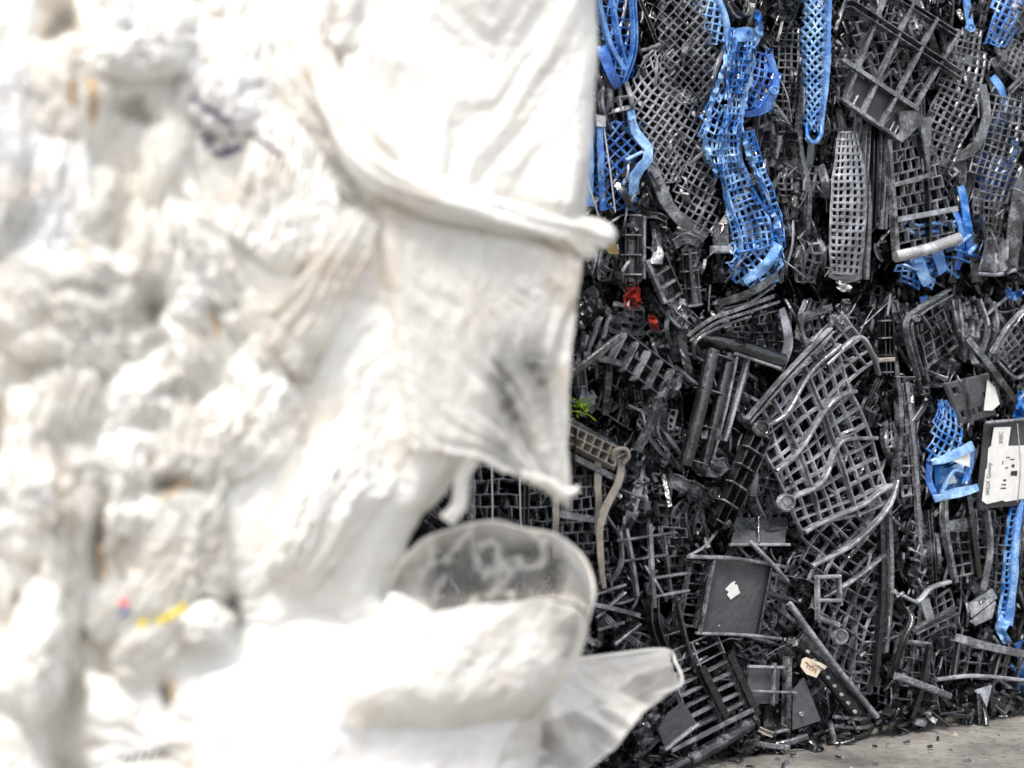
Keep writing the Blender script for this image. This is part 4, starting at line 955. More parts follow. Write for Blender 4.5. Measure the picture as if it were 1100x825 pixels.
# pale scraps caught in the bales
for i, (x, y, r, lb) in enumerate(((906, 308, 8, "crumpled white scrap on the bale seam below the small-holed panel"), (898, 344, 8, "pale torn scrap just under the seam left of the screw eye"), (853, 690, 7, "white shiny scrap left of the perforated bar"), (637, 690, 7, "white scrap between film bag and black shreds"), (868, 385, 5, "tiny pale scrap on the top lattice"), (962, 636, 5, "pale chip between lower lattice and kneeling rim"))):
    build('pale_scrap', lb, 'scrap', [('body', sheet(RB((x - r, y - r * .5, r, .04), (x, y, r * 1.2, .055), (x + r, y + r * .4, r * .7, .04), crum=.02, lam=6), .002, 8, 6, .4), 'bright')])

# ------------------------------------------------------------------ the tangle between them: smaller crate pieces one can still pick out, then uncountable shards
occ = np.zeros((140, 110), bool)                                   # 10 px cells already taken by the crates above
for o in list(scene.objects):
    if o.type != 'MESH' or o.name.startswith('ground'): continue
    me = o.data; co = np.empty(len(me.vertices) * 3, np.float32); me.vertices.foreach_get("co", co)
    co = co.reshape(-1, 3) + np.array(o['_org'])
    px = (550 + co[:, 0] / co[:, 1] * FPX) / 10; py = (340 + (CAM_H - co[:, 2]) / co[:, 1] * FPX) / 10
    ok = (px >= 0) & (px < 140) & (py >= 0) & (py < 110)
    occ[px[ok].astype(int), py[ok].astype(int)] = True

def bottom(x): return np.interp(x, [380, 640, 740, 840, 950, 1100, 1250], [850, 838, 822, 806, 780, 752, 730])
def lean(x, y):
    """main lie of the squashed plastic around a point (radians from vertical)"""
    if y < 306: return R.gauss(0.0, .28)
    if x < 710: return R.choice([R.gauss(.75, .3), R.gauss(-.7, .3), R.gauss(0.05, .2)])
    if x < 850 and y < 600: return R.gauss(.4, .4)
    if x > 930 and y < 660: return R.gauss(0, .3)
    return R.choice([R.gauss(-.6, .3), R.gauss(.9, .35), R.gauss(0, .2)])

LAND = [(660, 40, "upper left cobalt blue crate"), (664, 180, "lower cobalt blue crate"), (708, 120, "left star mesh wall"), (745, 60, "tall star mesh crate floor"), (752, 200, "foot of the tall star mesh"),
        (788, 120, "long light blue strip's middle"), (810, 270, "long light blue strip's lower end"), (818, 90, "round-holed cobalt lobe"), (792, 6, "crushed cup"), (877, 70, "hooked light blue strip"), (874, 150, "hook of the light blue strip"),
        (950, 60, "tilted crate bottom"), (935, 110, "tilted crate's solid panel"), (1036, 100, "drooping mesh wall"), (1072, 190, "mesh with blue behind it"), (1075, 20, "cobalt scrap in the top right corner"), (938, 180, "upright slats"),
        (985, 200, "barred crate end"), (996, 266, "pale rolled edge"), (910, 240, "small-holed grey panel"), (1000, 292, "heap of blue ribs"), (1066, 280, "folded tray piece on the seam"), (679, 265, "upright ribbed column"), (682, 318, "torn red scrap"),
        (712, 300, "leaning ribbed column"), (743, 300, "column with window slots"), (800, 322, "curved rim under the blue strip"), (690, 395, "fallen half pipe column"), (676, 435, "open crate side with broad grid"), (630, 340, "glossy crumpled panel"),
        (626, 436, "green weed"), (640, 480, "row of tan cells"), (652, 570, "knee-bent tan strap"), (760, 440, "shiny tube pair"), (812, 378, "thick rolled crate edge"), (795, 515, "leaning ribbed channel"), (868, 450, "largest crate floor's left half"),
        (920, 480, "largest crate floor's right half"), (905, 400, "largest crate floor's top edge"), (910, 640, "lower grey lattice"), (890, 645, "small square frame"), (932, 700, "ladder-like crate side"), (790, 640, "panel with the white scrap"), (815, 575, "box-like tray end"),
        (895, 710, "long diagonal bar"), (872, 716, "torn cream label"), (770, 745, "slatted crate beside the film tongue"), (760, 805, "long tube at the bottom"), (728, 780, "broken grey plate"), (820, 738, "double-framed panel"), (866, 760, "dark wedge plate"),
        (1000, 360, "rounded frame with the screw eye"), (1090, 365, "fine lattice corner at the right edge"), (1064, 398, "diagonal rim bar"), (1044, 430, "slotted crate side with white label"), (1022, 490, "blue triangular lattice"), (1085, 500, "white printed label"),
        (1086, 610, "blue strip at the right edge"), (1032, 575, "wall with two tall windows"), (1000, 660, "kneeling crate rim"), (1056, 650, "two folded plates"), (1070, 712, "long rail with hanging grid"), (988, 735, "tilted cage on the pavement"), (970, 690, "glossy curved rim"),
        (1056, 755, "splayed crate feet"), (915, 782, "flattened slat stack"), (955, 600, "two long upright rails"), (690, 650, "film tongue's upper side"), (700, 560, "gap right of the tan strap"), (960, 440, "largest crate floor's right corner"), (960, 330, "seam left of the screw eye frame"), (1050, 330, "seam above the diagonal bar")]
USED = set()
def label_at(x, y, look, noun):
    near = sorted(LAND, key=lambda q: (q[0] - x) ** 2 + (q[1] - y) ** 2)
    for lx, ly, ph in near[:6]:
        dx, dy = x - lx, y - ly
        side = ("right of" if dx > 0 else "left of") if abs(dx) > abs(dy) else ("below" if dy > 0 else "above")
        ways = [side]
        if abs(dx) > 9 and abs(dy) > 9: ways.append(("lower " if dy > 0 else "upper ") + ("right of" if dx > 0 else "left of"))
        for wy in ways:
            t = f"{look} {noun} {wy} the {ph}"
            if t not in USED and len(t.split()) <= 16:
                USED.add(t); return t
    t = f"{look} {noun} near the {near[0][2]}"
    return t
KINDS = {'lattice': ("mesh scrap", "lattice scrap", "small lattice pieces in the {} bale"), 'bar': ("channel piece", "bar fragment", "small bar pieces in the {} bale"), 'plate': ("bent plate piece", "plate fragment", "small plate pieces in the {} bale")}
count = 0; tries = 0
while count < 430 and tries < 9000:
    tries += 1
    x, y = R.uniform(618, 1105), R.uniform(-8, 800)
    if y > bottom(x) - 16 or abs(y - 312) < 15: continue
    if y < 700 and x < 640 and y > 560: continue
    i, j = int(x / 10), int(max(0, y) / 10)
    if occ[max(0, i - 1):i + 2, max(0, j - 1):j + 2].mean() > .5 and R.random() < .93: continue
    a = lean(x, y); kind = R.choices(['lattice', 'bar', 'plate'], [.44, .40, .16])[0]
    upper = y < 311
    d = R.uniform(-.085, -.012)
    c, s = math.sin(a), math.cos(a)
    m = R.choices(['grey', 'black', 'dusty'], [.48, .17, .35])[0]
    def clear(y, L):
        h = abs(s) * L / 2
        return min(y, 303 - h) if y < 312 else max(y, 323 + h)
    if kind == 'lattice':
        L, W = R.uniform(30, 78), R.uniform(15, 36); y = clear(y, L)
        sp = [(x - c * L / 2 + R.uniform(-4, 4), y - s * L / 2, W * R.uniform(.5, 1), d - .02), (x + R.uniform(-3, 3), y, W, d + .015), (x + c * L / 2 + R.uniform(-4, 4), y + s * L / 2, W * R.uniform(.5, 1), d - .02)]
        mp = RB(*sp, bow=R.uniform(-.02, .03), tilt=R.uniform(-.04, .04), crum=.012)
        if R.random() < .5: VF = lattice(mp, R.uniform(7.5, 10), R.uniform(2.2, 3), R.choice([0, 45, 30, 10]), .004, .06)
        else: VF = lattice(mp, R.uniform(12, 18), R.uniform(2, 3), 0, .012, .06, R.random() < .5, R.uniform(8, 13), 2.4)
    elif kind == 'bar':
        L = R.uniform(60, 135) if upper and R.random() < .45 else R.uniform(28, 84); pk = R.choice(['U', 'L', 'T', 'E', 'box', 'half']); w = R.uniform(4, 11)
        bend = R.gauss(0, 4); y = clear(y, L)
        VF = bar([(x - c * L / 2, y - s * L / 2, d - .01), (x + s * bend, y - c * bend, d + .015), (x + c * L / 2, y + s * L / 2, d - .01)], w, R.uniform(.01, .026), pk, R.gauss(0, .6), n=8, t=.0035)
        if pk in 'UE' and w > 6: VF = join([VF] + ribs([(x - c * L / 2, y - s * L / 2, d), (x + s * bend, y - c * bend, d + .02), (x + c * L / 2, y + s * L / 2, d)], w + 1, .02, R.randint(3, 6)))
    else:
        L, W = R.uniform(16, 42), R.uniform(9, 20)
        mp = RB((x - c * L / 2, y - s * L / 2, W * R.uniform(.4, 1), d), (x + R.uniform(-4, 4), y, W, d + .015), (x + c * L / 2, y + s * L / 2, W * R.uniform(.4, 1), d), crum=.015, lam=14, tilt=R.uniform(-.03, .03))
        VF = sheet(mp, .004, 8, 6, .35)
    nn, cat, g = KINDS[kind]; u = "upper" if upper else "lower"
    if kind == 'lattice' and R.random() < .62:                     # with what is left of the crate's rim
        o = empty('lattice_scrap', np.asarray(VF[0]).mean(0), "", "")
        link_mesh('mesh', VF, M[m], o)
        for e in R.choice([(-1,), (1,), (-1, 1)]):
            rp = [(q[0] + s * e * q[2] / 2, q[1] - c * e * q[2] / 2, q[3] + .012) for q in sp]
            link_mesh('rim', bar(rp, R.uniform(2.5, 5), R.uniform(.012, .024), R.choice(['L', 'T', 'box']), R.gauss(0, .3), n=9), M[R.choice([m, 'grey', 'dusty'])], o)
    else:
        o = link_mesh({'lattice': 'lattice_scrap', 'bar': 'bar_fragment', 'plate': 'plate_fragment'}[kind], VF, M[m])
    look = {'grey': 'dark grey', 'black': 'black', 'dusty': 'pale grey'}[m]
    size = 'small' if L < 34 else ('longer' if L < 50 else 'long')
    lieing = 'upright' if abs(math.sin(a)) < .3 else ('flat-lying' if abs(math.sin(a)) > .85 else ('leaning'))
    tag(o, label_at(x, y, f"{size} {look} {lieing}", nn), cat, g.format(u))
    occ[i, j] = True; count += 1

# shards: too many and too small to count, one mass per bale and shade
def shard(x, y, d):
    a = lean(x, y) + R.gauss(0, .3); L = R.uniform(12, 46) if R.random() < .7 else R.uniform(30, 90)
    c, s = math.sin(a), math.cos(a)
    k = R.random()
    if k < .50:
        n = 2 if R.random() < .5 else 5
        b_ = R.gauss(0, .05) * L
        dd = R.gauss(0, .02)
        pts = [(x - c * L / 2, y - s * L / 2, d - dd), (x + s * b_, y - c * b_, d + (0 if n == 2 else .012)), (x + c * L / 2, y + s * L / 2, d + dd)]
        if n == 2: pts = [pts[0], pts[2]]
        return bar(pts, R.uniform(1.6, 5.5), R.uniform(.006, .022), R.choices(['box', 'L', 'T'], [.6, .25, .15])[0], R.gauss(0, .7), n=n)
    if k < .66:
        W = R.uniform(4, 14); L = min(L, 30)
        mp = RB((x - c * L / 2, y - s * L / 2, W * R.uniform(.3, 1), d - .01), (x + R.uniform(-4, 4), y, W, d + .012), (x + c * L / 2, y + s * L / 2, W * R.uniform(.3, 1), d - .01), crum=.02, lam=9, tilt=R.gauss(0, .02))
        return sheet(mp, .003, 5, 3)
    W = R.uniform(10, 24); L = R.uniform(20, 52)
    mp = RB((x - c * L / 2, y - s * L / 2, W, d - .01), (x, y, W, d + .012), (x + c * L / 2, y + s * L / 2, W, d - .01), crum=.015, tilt=R.gauss(0, .03))
    if R.random() < .45: return lattice(mp, R.uniform(8, 11), R.uniform(2, 2.8), R.choice([0, 0, 45]), .004, .08)
    return lattice(mp, R.uniform(9, 15), R.uniform(2, 3), 0, .012, .08, R.random() < .4, R.uniform(7, 13), R.uniform(2, 3))

for up in (True, False):
    sets = {'shadow': [], 'black': [], 'grey': [], 'dusty': [], 'bright': []}
    n = 2300 if up else 3100
    for k in range(n):
        x = R.uniform(470, 1200)
        y = R.uniform(-70, 309) if up else R.uniform(314, 838)
        if y > bottom(x) - 2: continue
        e = min(abs(y - 311), 40) / 40
        deep = R.random()
        d = -.05 - .13 * deep * deep if deep > .12 else R.uniform(-.06, -.01)
        if x < 640: d = min(d, -.02)
        d -= (1 - e) * .05
        if abs(y - 311) < 15: d = min(d, -.10)
        yb = bottom(x) - y
        if yb < 30: d -= .0 if R.random() < .5 else .03
        m = R.choices(['black', 'grey', 'dusty', 'bright'], [.80, .15, .045, .005])[0]  # mostly near-black: shade between the pieces is put into the colour
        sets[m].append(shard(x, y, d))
    # packed core behind, its near-black colour standing in for deep shade
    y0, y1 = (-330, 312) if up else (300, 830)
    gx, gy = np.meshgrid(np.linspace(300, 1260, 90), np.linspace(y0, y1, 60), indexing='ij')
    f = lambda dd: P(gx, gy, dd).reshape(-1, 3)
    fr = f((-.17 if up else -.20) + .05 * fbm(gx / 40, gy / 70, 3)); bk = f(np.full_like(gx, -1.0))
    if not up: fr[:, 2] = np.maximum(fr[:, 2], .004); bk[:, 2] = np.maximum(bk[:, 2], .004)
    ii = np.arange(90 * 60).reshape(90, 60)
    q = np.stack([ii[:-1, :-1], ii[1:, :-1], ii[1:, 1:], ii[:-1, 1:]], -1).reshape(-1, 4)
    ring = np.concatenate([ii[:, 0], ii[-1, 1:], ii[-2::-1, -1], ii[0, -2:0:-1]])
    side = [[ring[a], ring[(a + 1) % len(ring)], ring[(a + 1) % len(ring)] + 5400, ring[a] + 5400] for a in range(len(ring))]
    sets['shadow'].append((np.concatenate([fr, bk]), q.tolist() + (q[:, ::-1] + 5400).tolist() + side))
    u = "upper" if up else "lower"
    nm = {'shadow': ('packed_core', "packed inside of the {} crate bale, coloured dark as shade behind the pieces"), 'black': ('black_shards', "tangle of fine plastic shards, black deepened as shade, filling the {} crate bale"), 'grey': ('grey_shards', "tangle of scuffed dark grey plastic shards filling the {} crate bale"),
          'dusty': ('dusty_shards', "tangle of dusty grey plastic shards filling the {} crate bale"), 'bright': ('pale_flakes', "pale flakes and split plastic edges scattered over the {} crate bale")}
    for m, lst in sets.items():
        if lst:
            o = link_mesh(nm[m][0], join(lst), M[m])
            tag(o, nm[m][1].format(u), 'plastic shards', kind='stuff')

# thin split strands and pale splinters that stand out in front
for up in (True, False):
    for m, n, nm, lb in (('dusty', 300, 'grey_strands', "thin split grey plastic strands sticking out of the {} crate bale"), ('bright', 260, 'pale_strands', "thin pale plastic splinters sticking out of the {} crate bale")):
        lst = []
        for k in range(n if not up else int(n * .7)):
            x = R.uniform(610, 1150); y = R.uniform(-30, 306) if up else R.uniform(318, 830)
            if y > bottom(x) - 4 or (x < 642 and 560 < y) or abs(y - 312) < 16: continue
            a = lean(x, y) + R.gauss(0, .55); L = R.choice([R.uniform(4, 14), R.uniform(10, 30), R.uniform(20, 55)]) if m == 'dusty' else R.choice([R.uniform(2, 6), R.uniform(4, 12), R.uniform(8, 26)])
            c, s = math.sin(a), math.cos(a); b_ = R.gauss(0, .05) * L; d = R.uniform(-.06, .035)
            lst.append(bar([(x - c * L / 2, y - s * L / 2, d - .01), (x + s * b_, y - c * b_, d + .01), (x + c * L / 2, y + s * L / 2, d - R.uniform(-.01, .03))], R.uniform(.7, 1.9), R.uniform(.002, .008), 'box', R.gauss(0, .7), n=6))
        u = "upper" if up else "lower"
        o = link_mesh(nm, join(lst), M[m]); tag(o, lb.format(u), 'plastic strands', kind='stuff')

# more shards in rubble along the ground
lst = []
for k in range(260):
    x = R.uniform(620, 1180); y = bottom(x) + R.gauss(-6, 7); a = R.uniform(-1.6, 1.6); L = R.uniform(6, 28)
    lst.append(bar([(x - L / 2 * math.sin(a), y - L / 2 * math.cos(a), R.uniform(.0, .07)), (x + L / 2 * math.sin(a), y + L / 2 * math.cos(a), R.uniform(.02, .09))], R.uniform(1.5, 6), R.uniform(.004, .016), R.choice(['box', 'L']), R.gauss(0, .8)))
for k in range(48):
    x = R.uniform(700, 1150); y = bottom(x) + abs(R.gauss(0, 1)) * 16 + 3; a = R.uniform(-1.6, 1.6); L = R.uniform(2, 11)
    t = CAM_H * FPX / (y - 340); X = (x - 550) / FPX * t; c, s = math.cos(a), math.sin(a); l = L * .0011; z = R.uniform(.003, .012)
    lst.append(sweep3([(X - c * l, t - s * l, .004), (X + c * l, t + s * l, z)], prof(R.choice(['box', 'L']), R.uniform(.003, .009), R.uniform(.003, .008)), R.uniform(0, 3), up=(0, 0, 1)))
o = link_mesh('ground_litter', join(lst), M['black']); tag(o, "dark plastic crumbs lying along the foot of the lower bale", 'litter', kind='stuff')
lst = []
for k in range(900):
    X, Y = R.uniform(-.4, 2.2), R.uniform(4.0, 6.2)
    if Y - .6 * X > C0 - .02: continue
    r = R.uniform(.0015, .005) * (2.6 if R.random() < .09 else 1)
    q = np.array([(X + r * math.cos(t) * R.uniform(.6, 1.4), Y + r * math.sin(t) * R.uniform(.6, 1.4), .001) for t in np.linspace(0, 2 * math.pi, 6, endpoint=False)] + [(X, Y, r * .7)])
    lst.append((q, [[t, (t + 1) % 6, 6] for t in range(6)]))
for nm, l_, m in (('grit', lst[::2], 'plate'), ('pale_grit', lst[1::2], 'tan')):
    o = link_mesh(nm, join(l_), M[m], clamp=False); tag(o, "fine grit scattered over the concrete yard" if nm == 'grit' else "pale crumbs scattered over the concrete yard", 'grit', kind='stuff')

# baling wires in front of the bales
for pts, lb in ((((625, 150, .03), (632, 195, .035), (643, 232, .03)), "thin pale baling wire hugging the white film edge by the blue crate"),
                (((648, 132, .04), (655, 180, .045), (661, 228, .035)), "pale baling wire running down over the cobalt blue crate"),
                (((528, 490, .03), (529, 540, .035), (529, 566, .03)), "left thin wire in the gap under the torn white flap"),
                (((558, 500, .03), (559, 550, .035), (560, 566, .03)), "right thin wire in the gap under the torn white flap"),
                (((1093, 455, .08), (1096, 500, .085), (1093, 540, .07)), "rusty thin wire crossing the white printed label")):
    o = link_mesh('baling_wire', bar(pts, 1.3, .003, 'tube', n=14), M['tan' if 'rusty' in lb else 'wire']); tag(o, lb, 'wire', "baling wires")
o = link_mesh('wire_buckle', sheet(Q((641, 122, .045), (652, 125, .045), (651, 136, .05), (643, 135, .05)), .004, 4, 4), M['bright']); tag(o, "small pale buckle block atop the wire over the cobalt blue crate", 'buckle')
# the weed that grows out of the bale
lst = []
for k in range(30):
    x, y = 617 + R.gauss(9, 4), 436 + R.gauss(0, 4); a = R.uniform(0, 6.28); L = R.uniform(3, 6.5)
    lst.append(sheet(RB((x, y, .8, .02), (x + L * .5 * math.cos(a), y + L * .5 * math.sin(a), R.uniform(1, 1.9), .05), (x + L * math.cos(a), y + L * math.sin(a), .6, .06), crum=.004, lam=5), .001, 5, 2))
for (x0, y0, x1, y1) in ((628, 442, 616, 428), (630, 444, 636, 426), (626, 444, 640, 452), (624, 446, 614, 442)):
    lst.append(bar([(x0, y0, .02), ((x0 + x1) / 2, (y0 + y1) / 2 - 2, .04), (x1, y1, .06)], .9, .002))
o = link_mesh('weed', join(lst), M['weed']); tag(o, "small bright green weed sprouting between black crates beside the white film", 'plant')

# ------------------------------------------------------------------ the bale of white film in front (out of focus)
WAD = [  # x, y, rx, ry, turn (deg), height (m)
    (20, 40, 75, 80, 10, .055), (135, 45, 95, 75, -15, .075), (255, 70, 90, 95, 20, .05), (20, 170, 60, 110, 5, .05), (95, 190, 55, 95, 0, .055),
    (205, 230, 75, 140, -12, .07), (285, 170, 90, 80, 25, .06), (75, 300, 80, 70, 0, .05), (25, 300, 60, 90, 0, .045), (110, 400, 60, 80, 10, .05),
    (190, 400, 60, 75, -20, .055), (250, 330, 80, 60, 10, .05), (40, 430, 75, 75, 20, .055), (60, 520, 85, 70, -8, .055), (150, 480, 60, 60, 30, .045),
    (240, 470, 90, 65, -25, .06), (135, 570, 45, 80, 8, .05), (190, 590, 50, 80, 12, .05), (60, 600, 70, 70, 0, .045), (260, 580, 80, 110, 20, .07),
    (350, 540, 120, 130, 15, .085), (400, 420, 140, 150, 20, .085), (360, 280, 120, 110, 0, .075), (480, 330, 110, 130, 10, .085), (440, 130, 130, 130, 40, .06),
    (560, 160, 70, 160, 15, .055), (150, 650, 60, 45, 0, .05), (225, 660, 55, 50, 20, .075), (300, 650, 70, 60, -20, .06), (190, 700, 70, 50, -30, .06),
    (42, 700, 38, 85, 3, .085), (120, 790, 90, 55, 15, .07), (20, 830, 50, 60, 0, .05), (330, 760, 190, 95, -12, .10), (480, 760, 150, 85, -18, .09),
    (400, 640, 70, 60, 0, .06), (520, 700, 110, 60, -8, .08), (250, 870, 200, 70, 0, .09), (480, 880, 160, 80, 0, .08), (340, 60, 80, 90, 0, .05), (500, 450, 70, 80, 20, .06),
    (100, 960, 120, 110, 0, .07), (330, 1000, 150, 110, 10, .07), (530, 1000, 100, 110, 0, .06)]
WAD += [(-w[0] - 50, w[1] + 35, w[2], w[3], -w[4], w[5]) for w in WAD if w[0] < 330]     # the bale goes on past the frame's left edge
HOLES = [(68, 22, 15, 18, .15), (86, 66, 10, 30, .09), (152, 122, 20, 9, .10), (158, 335, 8, 15, .09), (166, 368, 8, 12, .05), (95, 318, 26, 7, .03), (58, 345, 9, 20, .035),
         (30, 400, 26, 9, .04), (110, 585, 7, 44, .10), (186, 520, 22, 8, .10), (235, 350, 9, 22, .035), (250, 332, 20, 6, .03), (66, 765, 16, 50, .14), (78, 812, 24, 16, .12), (20, 655, 6, 24, .10), (250, 652, 8, 20, .11),
         (188, 742, 7, 15, .10), (150, 455, 16, 6, .04), (185, 420, 20, 6, .03), (130, 230, 14, 60, .025), (80, 520, 8, 24, .03), (140, 520, 14, 10, .03), (235, 20, 16, 16, .03), (330, 55, 10, 40, .02), (420, 638, 14, 16, .08)]
XR_Y = [-200, 60, 230, 300, 470, 492, 505, 530, 560, 600, 640, 665, 690, 705, 900, 1200]
XR_X = [600, 596, 585, 545, 512, 506, 496, 478, 450, 432, 424, 470, 560, 585, 575, 560]

def film_height(x, y):
    wx = x + 26 * noise(x / 70, y / 70, 21) + 9 * noise(x / 24, y / 24, 22)
    wy = y + 26 * noise(x / 70, y / 70, 23) + 9 * noise(x / 24, y / 24, 24)
    H = np.zeros_like(x); pl = np.zeros_like(x)
    for k, (cx, cy, rx, ry, an, h) in enumerate(WAD):
        c, s = math.cos(math.radians(an)), math.sin(math.radians(an))
        u = ((wx - cx) * c + (wy - cy) * s); v = (-(wx - cx) * s + (wy - cy) * c)
        r2 = (u / rx) ** 2 + (v / ry) ** 2
        hh = .82 * h * np.sqrt(np.clip(1.15 - r2 * .85, 0, None))
        # pleats follow the wad's long axis, gathered towards its top
        if ry >= rx: t, l = u / (0.55 + .45 * np.clip(v / ry + 1, .2, 2)), v
        else: t, l = v, u
        p = ridged(t / 26, l / 190, 40 + k, 3)
        win = hh > H
        H = np.where(win, hh, H); pl = np.where(win, p, pl)
    sm = np.clip((x - 250) / 200, 0, 1) * np.clip((560 - y) / 120, 0, 1)
    sm = np.maximum(sm, np.clip((y - 690) / 50, 0, 1) * np.clip((x - 190) / 60, 0, 1) * .9)
    H = H + .0065 * pl * (1 - .55 * sm) + .004 * ridged(wx / 70, wy / 110, 31, 3) * (1 - .6 * sm) + .0012 * ridged(wx / 16, wy / 16, 33, 2)
    for cx, cy, rx, ry, dp in HOLES:
        H = H - .62 * dp * np.exp(-(((wx - cx) / rx) ** 2 + ((wy - cy) / ry) ** 2) ** 1.0)
    return H

PTS = []
def add_sheet(name, x, y, d, mat, parent, dens=None, thick=0.0, label=None, smooth=180):
    """grid of photo points and distances -> crumpled film sheet"""
    n, m = x.shape
    PTS.append(np.stack([np.broadcast_to(q, x.shape).ravel() for q in (x, y, d)], 1))
    V = P(x, y, d).reshape(-1, 3)
    i = np.arange(n * m).reshape(n, m)
    F = np.stack([i[:-1, :-1], i[1:, :-1], i[1:, 1:], i[:-1, 1:]], -1).reshape(-1, 4)
    o = link_mesh(name, (V, F), mat, parent, smooth=smooth, attr=None if dens is None else dens.reshape(-1))
    if label: o['label'] = label
    return o

bale = empty('film_bale', P(270, 1098, WHITE - .2) * np.array([1, 1, 0]), "tall blurred bale of crumpled white plastic film filling the left side", 'bale')
# body: relief in front, straight back behind
nu, nv = 390, 440
ys = np.linspace(-130, 1095, nv)
xr = np.interp(ys, XR_Y, XR_X) + 7 * fbm(ys / 30, ys * 0, 55)
U = np.linspace(0, 1, nu)[:, None]
X = -320 + U * (xr[None] + 320); Y = np.broadcast_to(ys[None], X.shape)
H = film_height(X, Y)
edge = np.clip((X - (xr[None] - 45)) / 45, 0, 1)
D = WHITE + H - .10 * edge ** 3
X2 = np.concatenate([X, np.broadcast_to(xr[None] - 6, (1, nv)), np.broadcast_to(xr[None] - 40, (1, nv))]); Y2 = np.concatenate([Y, Y[:2]])
D2 = np.concatenate([D, D[-1:] - .3, D[-1:] - .62])
X2 = np.concatenate([np.full((1, nv), -350.), X2]); Y2 = np.concatenate([Y[:1], Y2]); D2 = np.concatenate([D[:1] - .7, D2])
# close the top
X2 = np.concatenate([X2[:, :1], X2], 1); Y2 = np.concatenate([Y2[:, :1], Y2], 1); D2 = np.concatenate([np.full((len(X2), 1), WHITE - .7), D2], 1)
add_sheet('film_mass', X2, Y2, D2, M['film'], bale)

def wad(cx, cy, rx, ry, an, h, lift, seed, mat='film'):
    """a puffed, pleated lump of film lying on the bale face"""
    a = np.linspace(0, 2 * math.pi, 90, endpoint=True)[:, None]; r = np.linspace(0, 1.12, 34)[None]
    wob = 1 + .22 * noise(np.cos(a) * 1.6 + seed, np.sin(a) * 1.6, seed) + .08 * noise(np.cos(a) * 6 + seed, np.sin(a) * 6, seed + 3)
    u = np.cos(a) * r * rx * wob; v = np.sin(a) * r * ry * wob
    c, s = math.cos(math.radians(an)), math.sin(math.radians(an))
    x = cx + u * c - v * s; y = cy + u * s + v * c
    base = film_height(np.array([[cx]], float), np.array([[cy]], float))[0, 0]
    d = WHITE + base + lift + h * np.sqrt(np.clip(1.08 - r ** 2, 0, None)) * (np.ones_like(a)) - .03 * np.clip(r - .95, 0, 1) * 6
    d = d + .006 * ridged(u / 20, v / 55, seed + 60, 3) + .004 * ridged(x / 14, y / 14, seed + 70, 3)
    return add_sheet('film_wad', x, y, d, M[mat], bale)
for w in [(42, 700, 30, 74, 3, .05, .0, 1), (222, 672, 30, 26, 10, .035, .0, 3), (150, 42, 66, 46, -12, .035, .0, 2)]:
    wad(*w)

def net(tl, tr, br, bl, nu=90, nv=90):
    u = np.linspace(0, 1, nu)[:, None]; v = np.linspace(0, 1, nv)[None]
    q = [np.array(c, float) for c in (tl, tr, br, bl)]
    f = lambda k: (q[0][k] * (1 - u) + q[1][k] * u) * (1 - v) + (q[3][k] * (1 - u) + q[2][k] * u) * v
    return u, v, f(0), f(1), f(2)

def gathered(ax, ay, aw, pts, lift, seed, mat='film', n=9):
    """sheet gathered at (ax, ay) and fanning out to the points of pts"""
    e = catmull(np.array(pts, float), 120)
    u = np.linspace(0, 1, 120)[:, None]; v = np.linspace(0, 1, 80)[None]
    w = e[-1] - e[0]; w = w / np.linalg.norm(w)
    sx = ax + w[0] * aw * (u - .5); sy = ay + w[1] * aw * (u - .5)
    k = v ** .8
    x = sx * (1 - k) + e[:, 0:1] * k + 5 * noise(v * 5 + seed, u * 3, seed); y = sy * (1 - k) + e[:, 1:2] * k + 7 * noise(u * 6, v * 2 + seed, seed + 1) * v
    base = film_height(x, y)
    for _ in range(3):
        base[1:-1, 1:-1] = (base[:-2, 1:-1] + base[2:, 1:-1] + base[1:-1, :-2] + base[1:-1, 2:] + 2 * base[1:-1, 1:-1]) / 6
    pl = ridged(u * n + .5 * noise(v * 3, u * 0 + seed, seed), v * 1.6 + seed, seed + 30, 3)
    d = WHITE + base + lift + .03 * np.sin(u * math.pi) * np.sin(np.clip(v, 0, 1) * math.pi) ** .7 + .011 * pl * (.35 + .65 * np.sin(v * math.pi)) + .003 * ridged(x / 13, y / 13, seed + 50, 2)
    d = d - .07 * np.clip((.09 - u) / .09, 0, 1) ** 2 - .07 * np.clip((u - .91) / .09, 0, 1) ** 2 - .05 * np.clip((.10 - v) / .10, 0, 1) ** 2 - .05 * np.clip((v - .93) / .07, 0, 1) ** 2
    de = None
    if mat in ('thin', 'clear'):
        de = np.clip(.50 + .22 * pl + .35 * noise(x / 40, y / 40, seed + 7) + .5 * np.clip((.08 - u) / .05, 0, 1) + .5 * np.clip((u - .92) / .05, 0, 1) + .5 * np.clip((v - .93) / .05, 0, 1), .18, 1)
    return add_sheet('film_fold', x, y, d, M[mat], bale, de)
gathered(168, 132, 34, [(118, 320), (160, 352), (215, 345), (285, 320)], .008, 1)
gathered(70, 90, 34, [(-30, 260), (20, 300), (80, 305), (128, 270)], .006, 2, 'filmcool', 7)
gathered(166, 356, 26, [(70, 470), (110, 500), (160, 490), (200, 450)], .004, 3, n=6)
gathered(250, 338, 40, [(190, 470), (240, 520), (300, 500), (345, 440)], .006, 4)
gathered(190, 536, 24, [(160, 640), (200, 650), (245, 630)], .004, 5, n=5)
gathered(30, 395, 40, [(-40, 560), (20, 610), (100, 580), (112, 520)], .006, 6, n=7)
gathered(330, 40, 60, [(230, 250), (300, 300), (380, 270)], .004, 7, n=8)
gathered(250, 12, 70, [(175, 110), (240, 150), (320, 130)], .006, 8, 'filmcool', 6)
gathered(300, 640, 60, [(330, 470), (380, 450), (440, 520)], .004, 9, n=6)

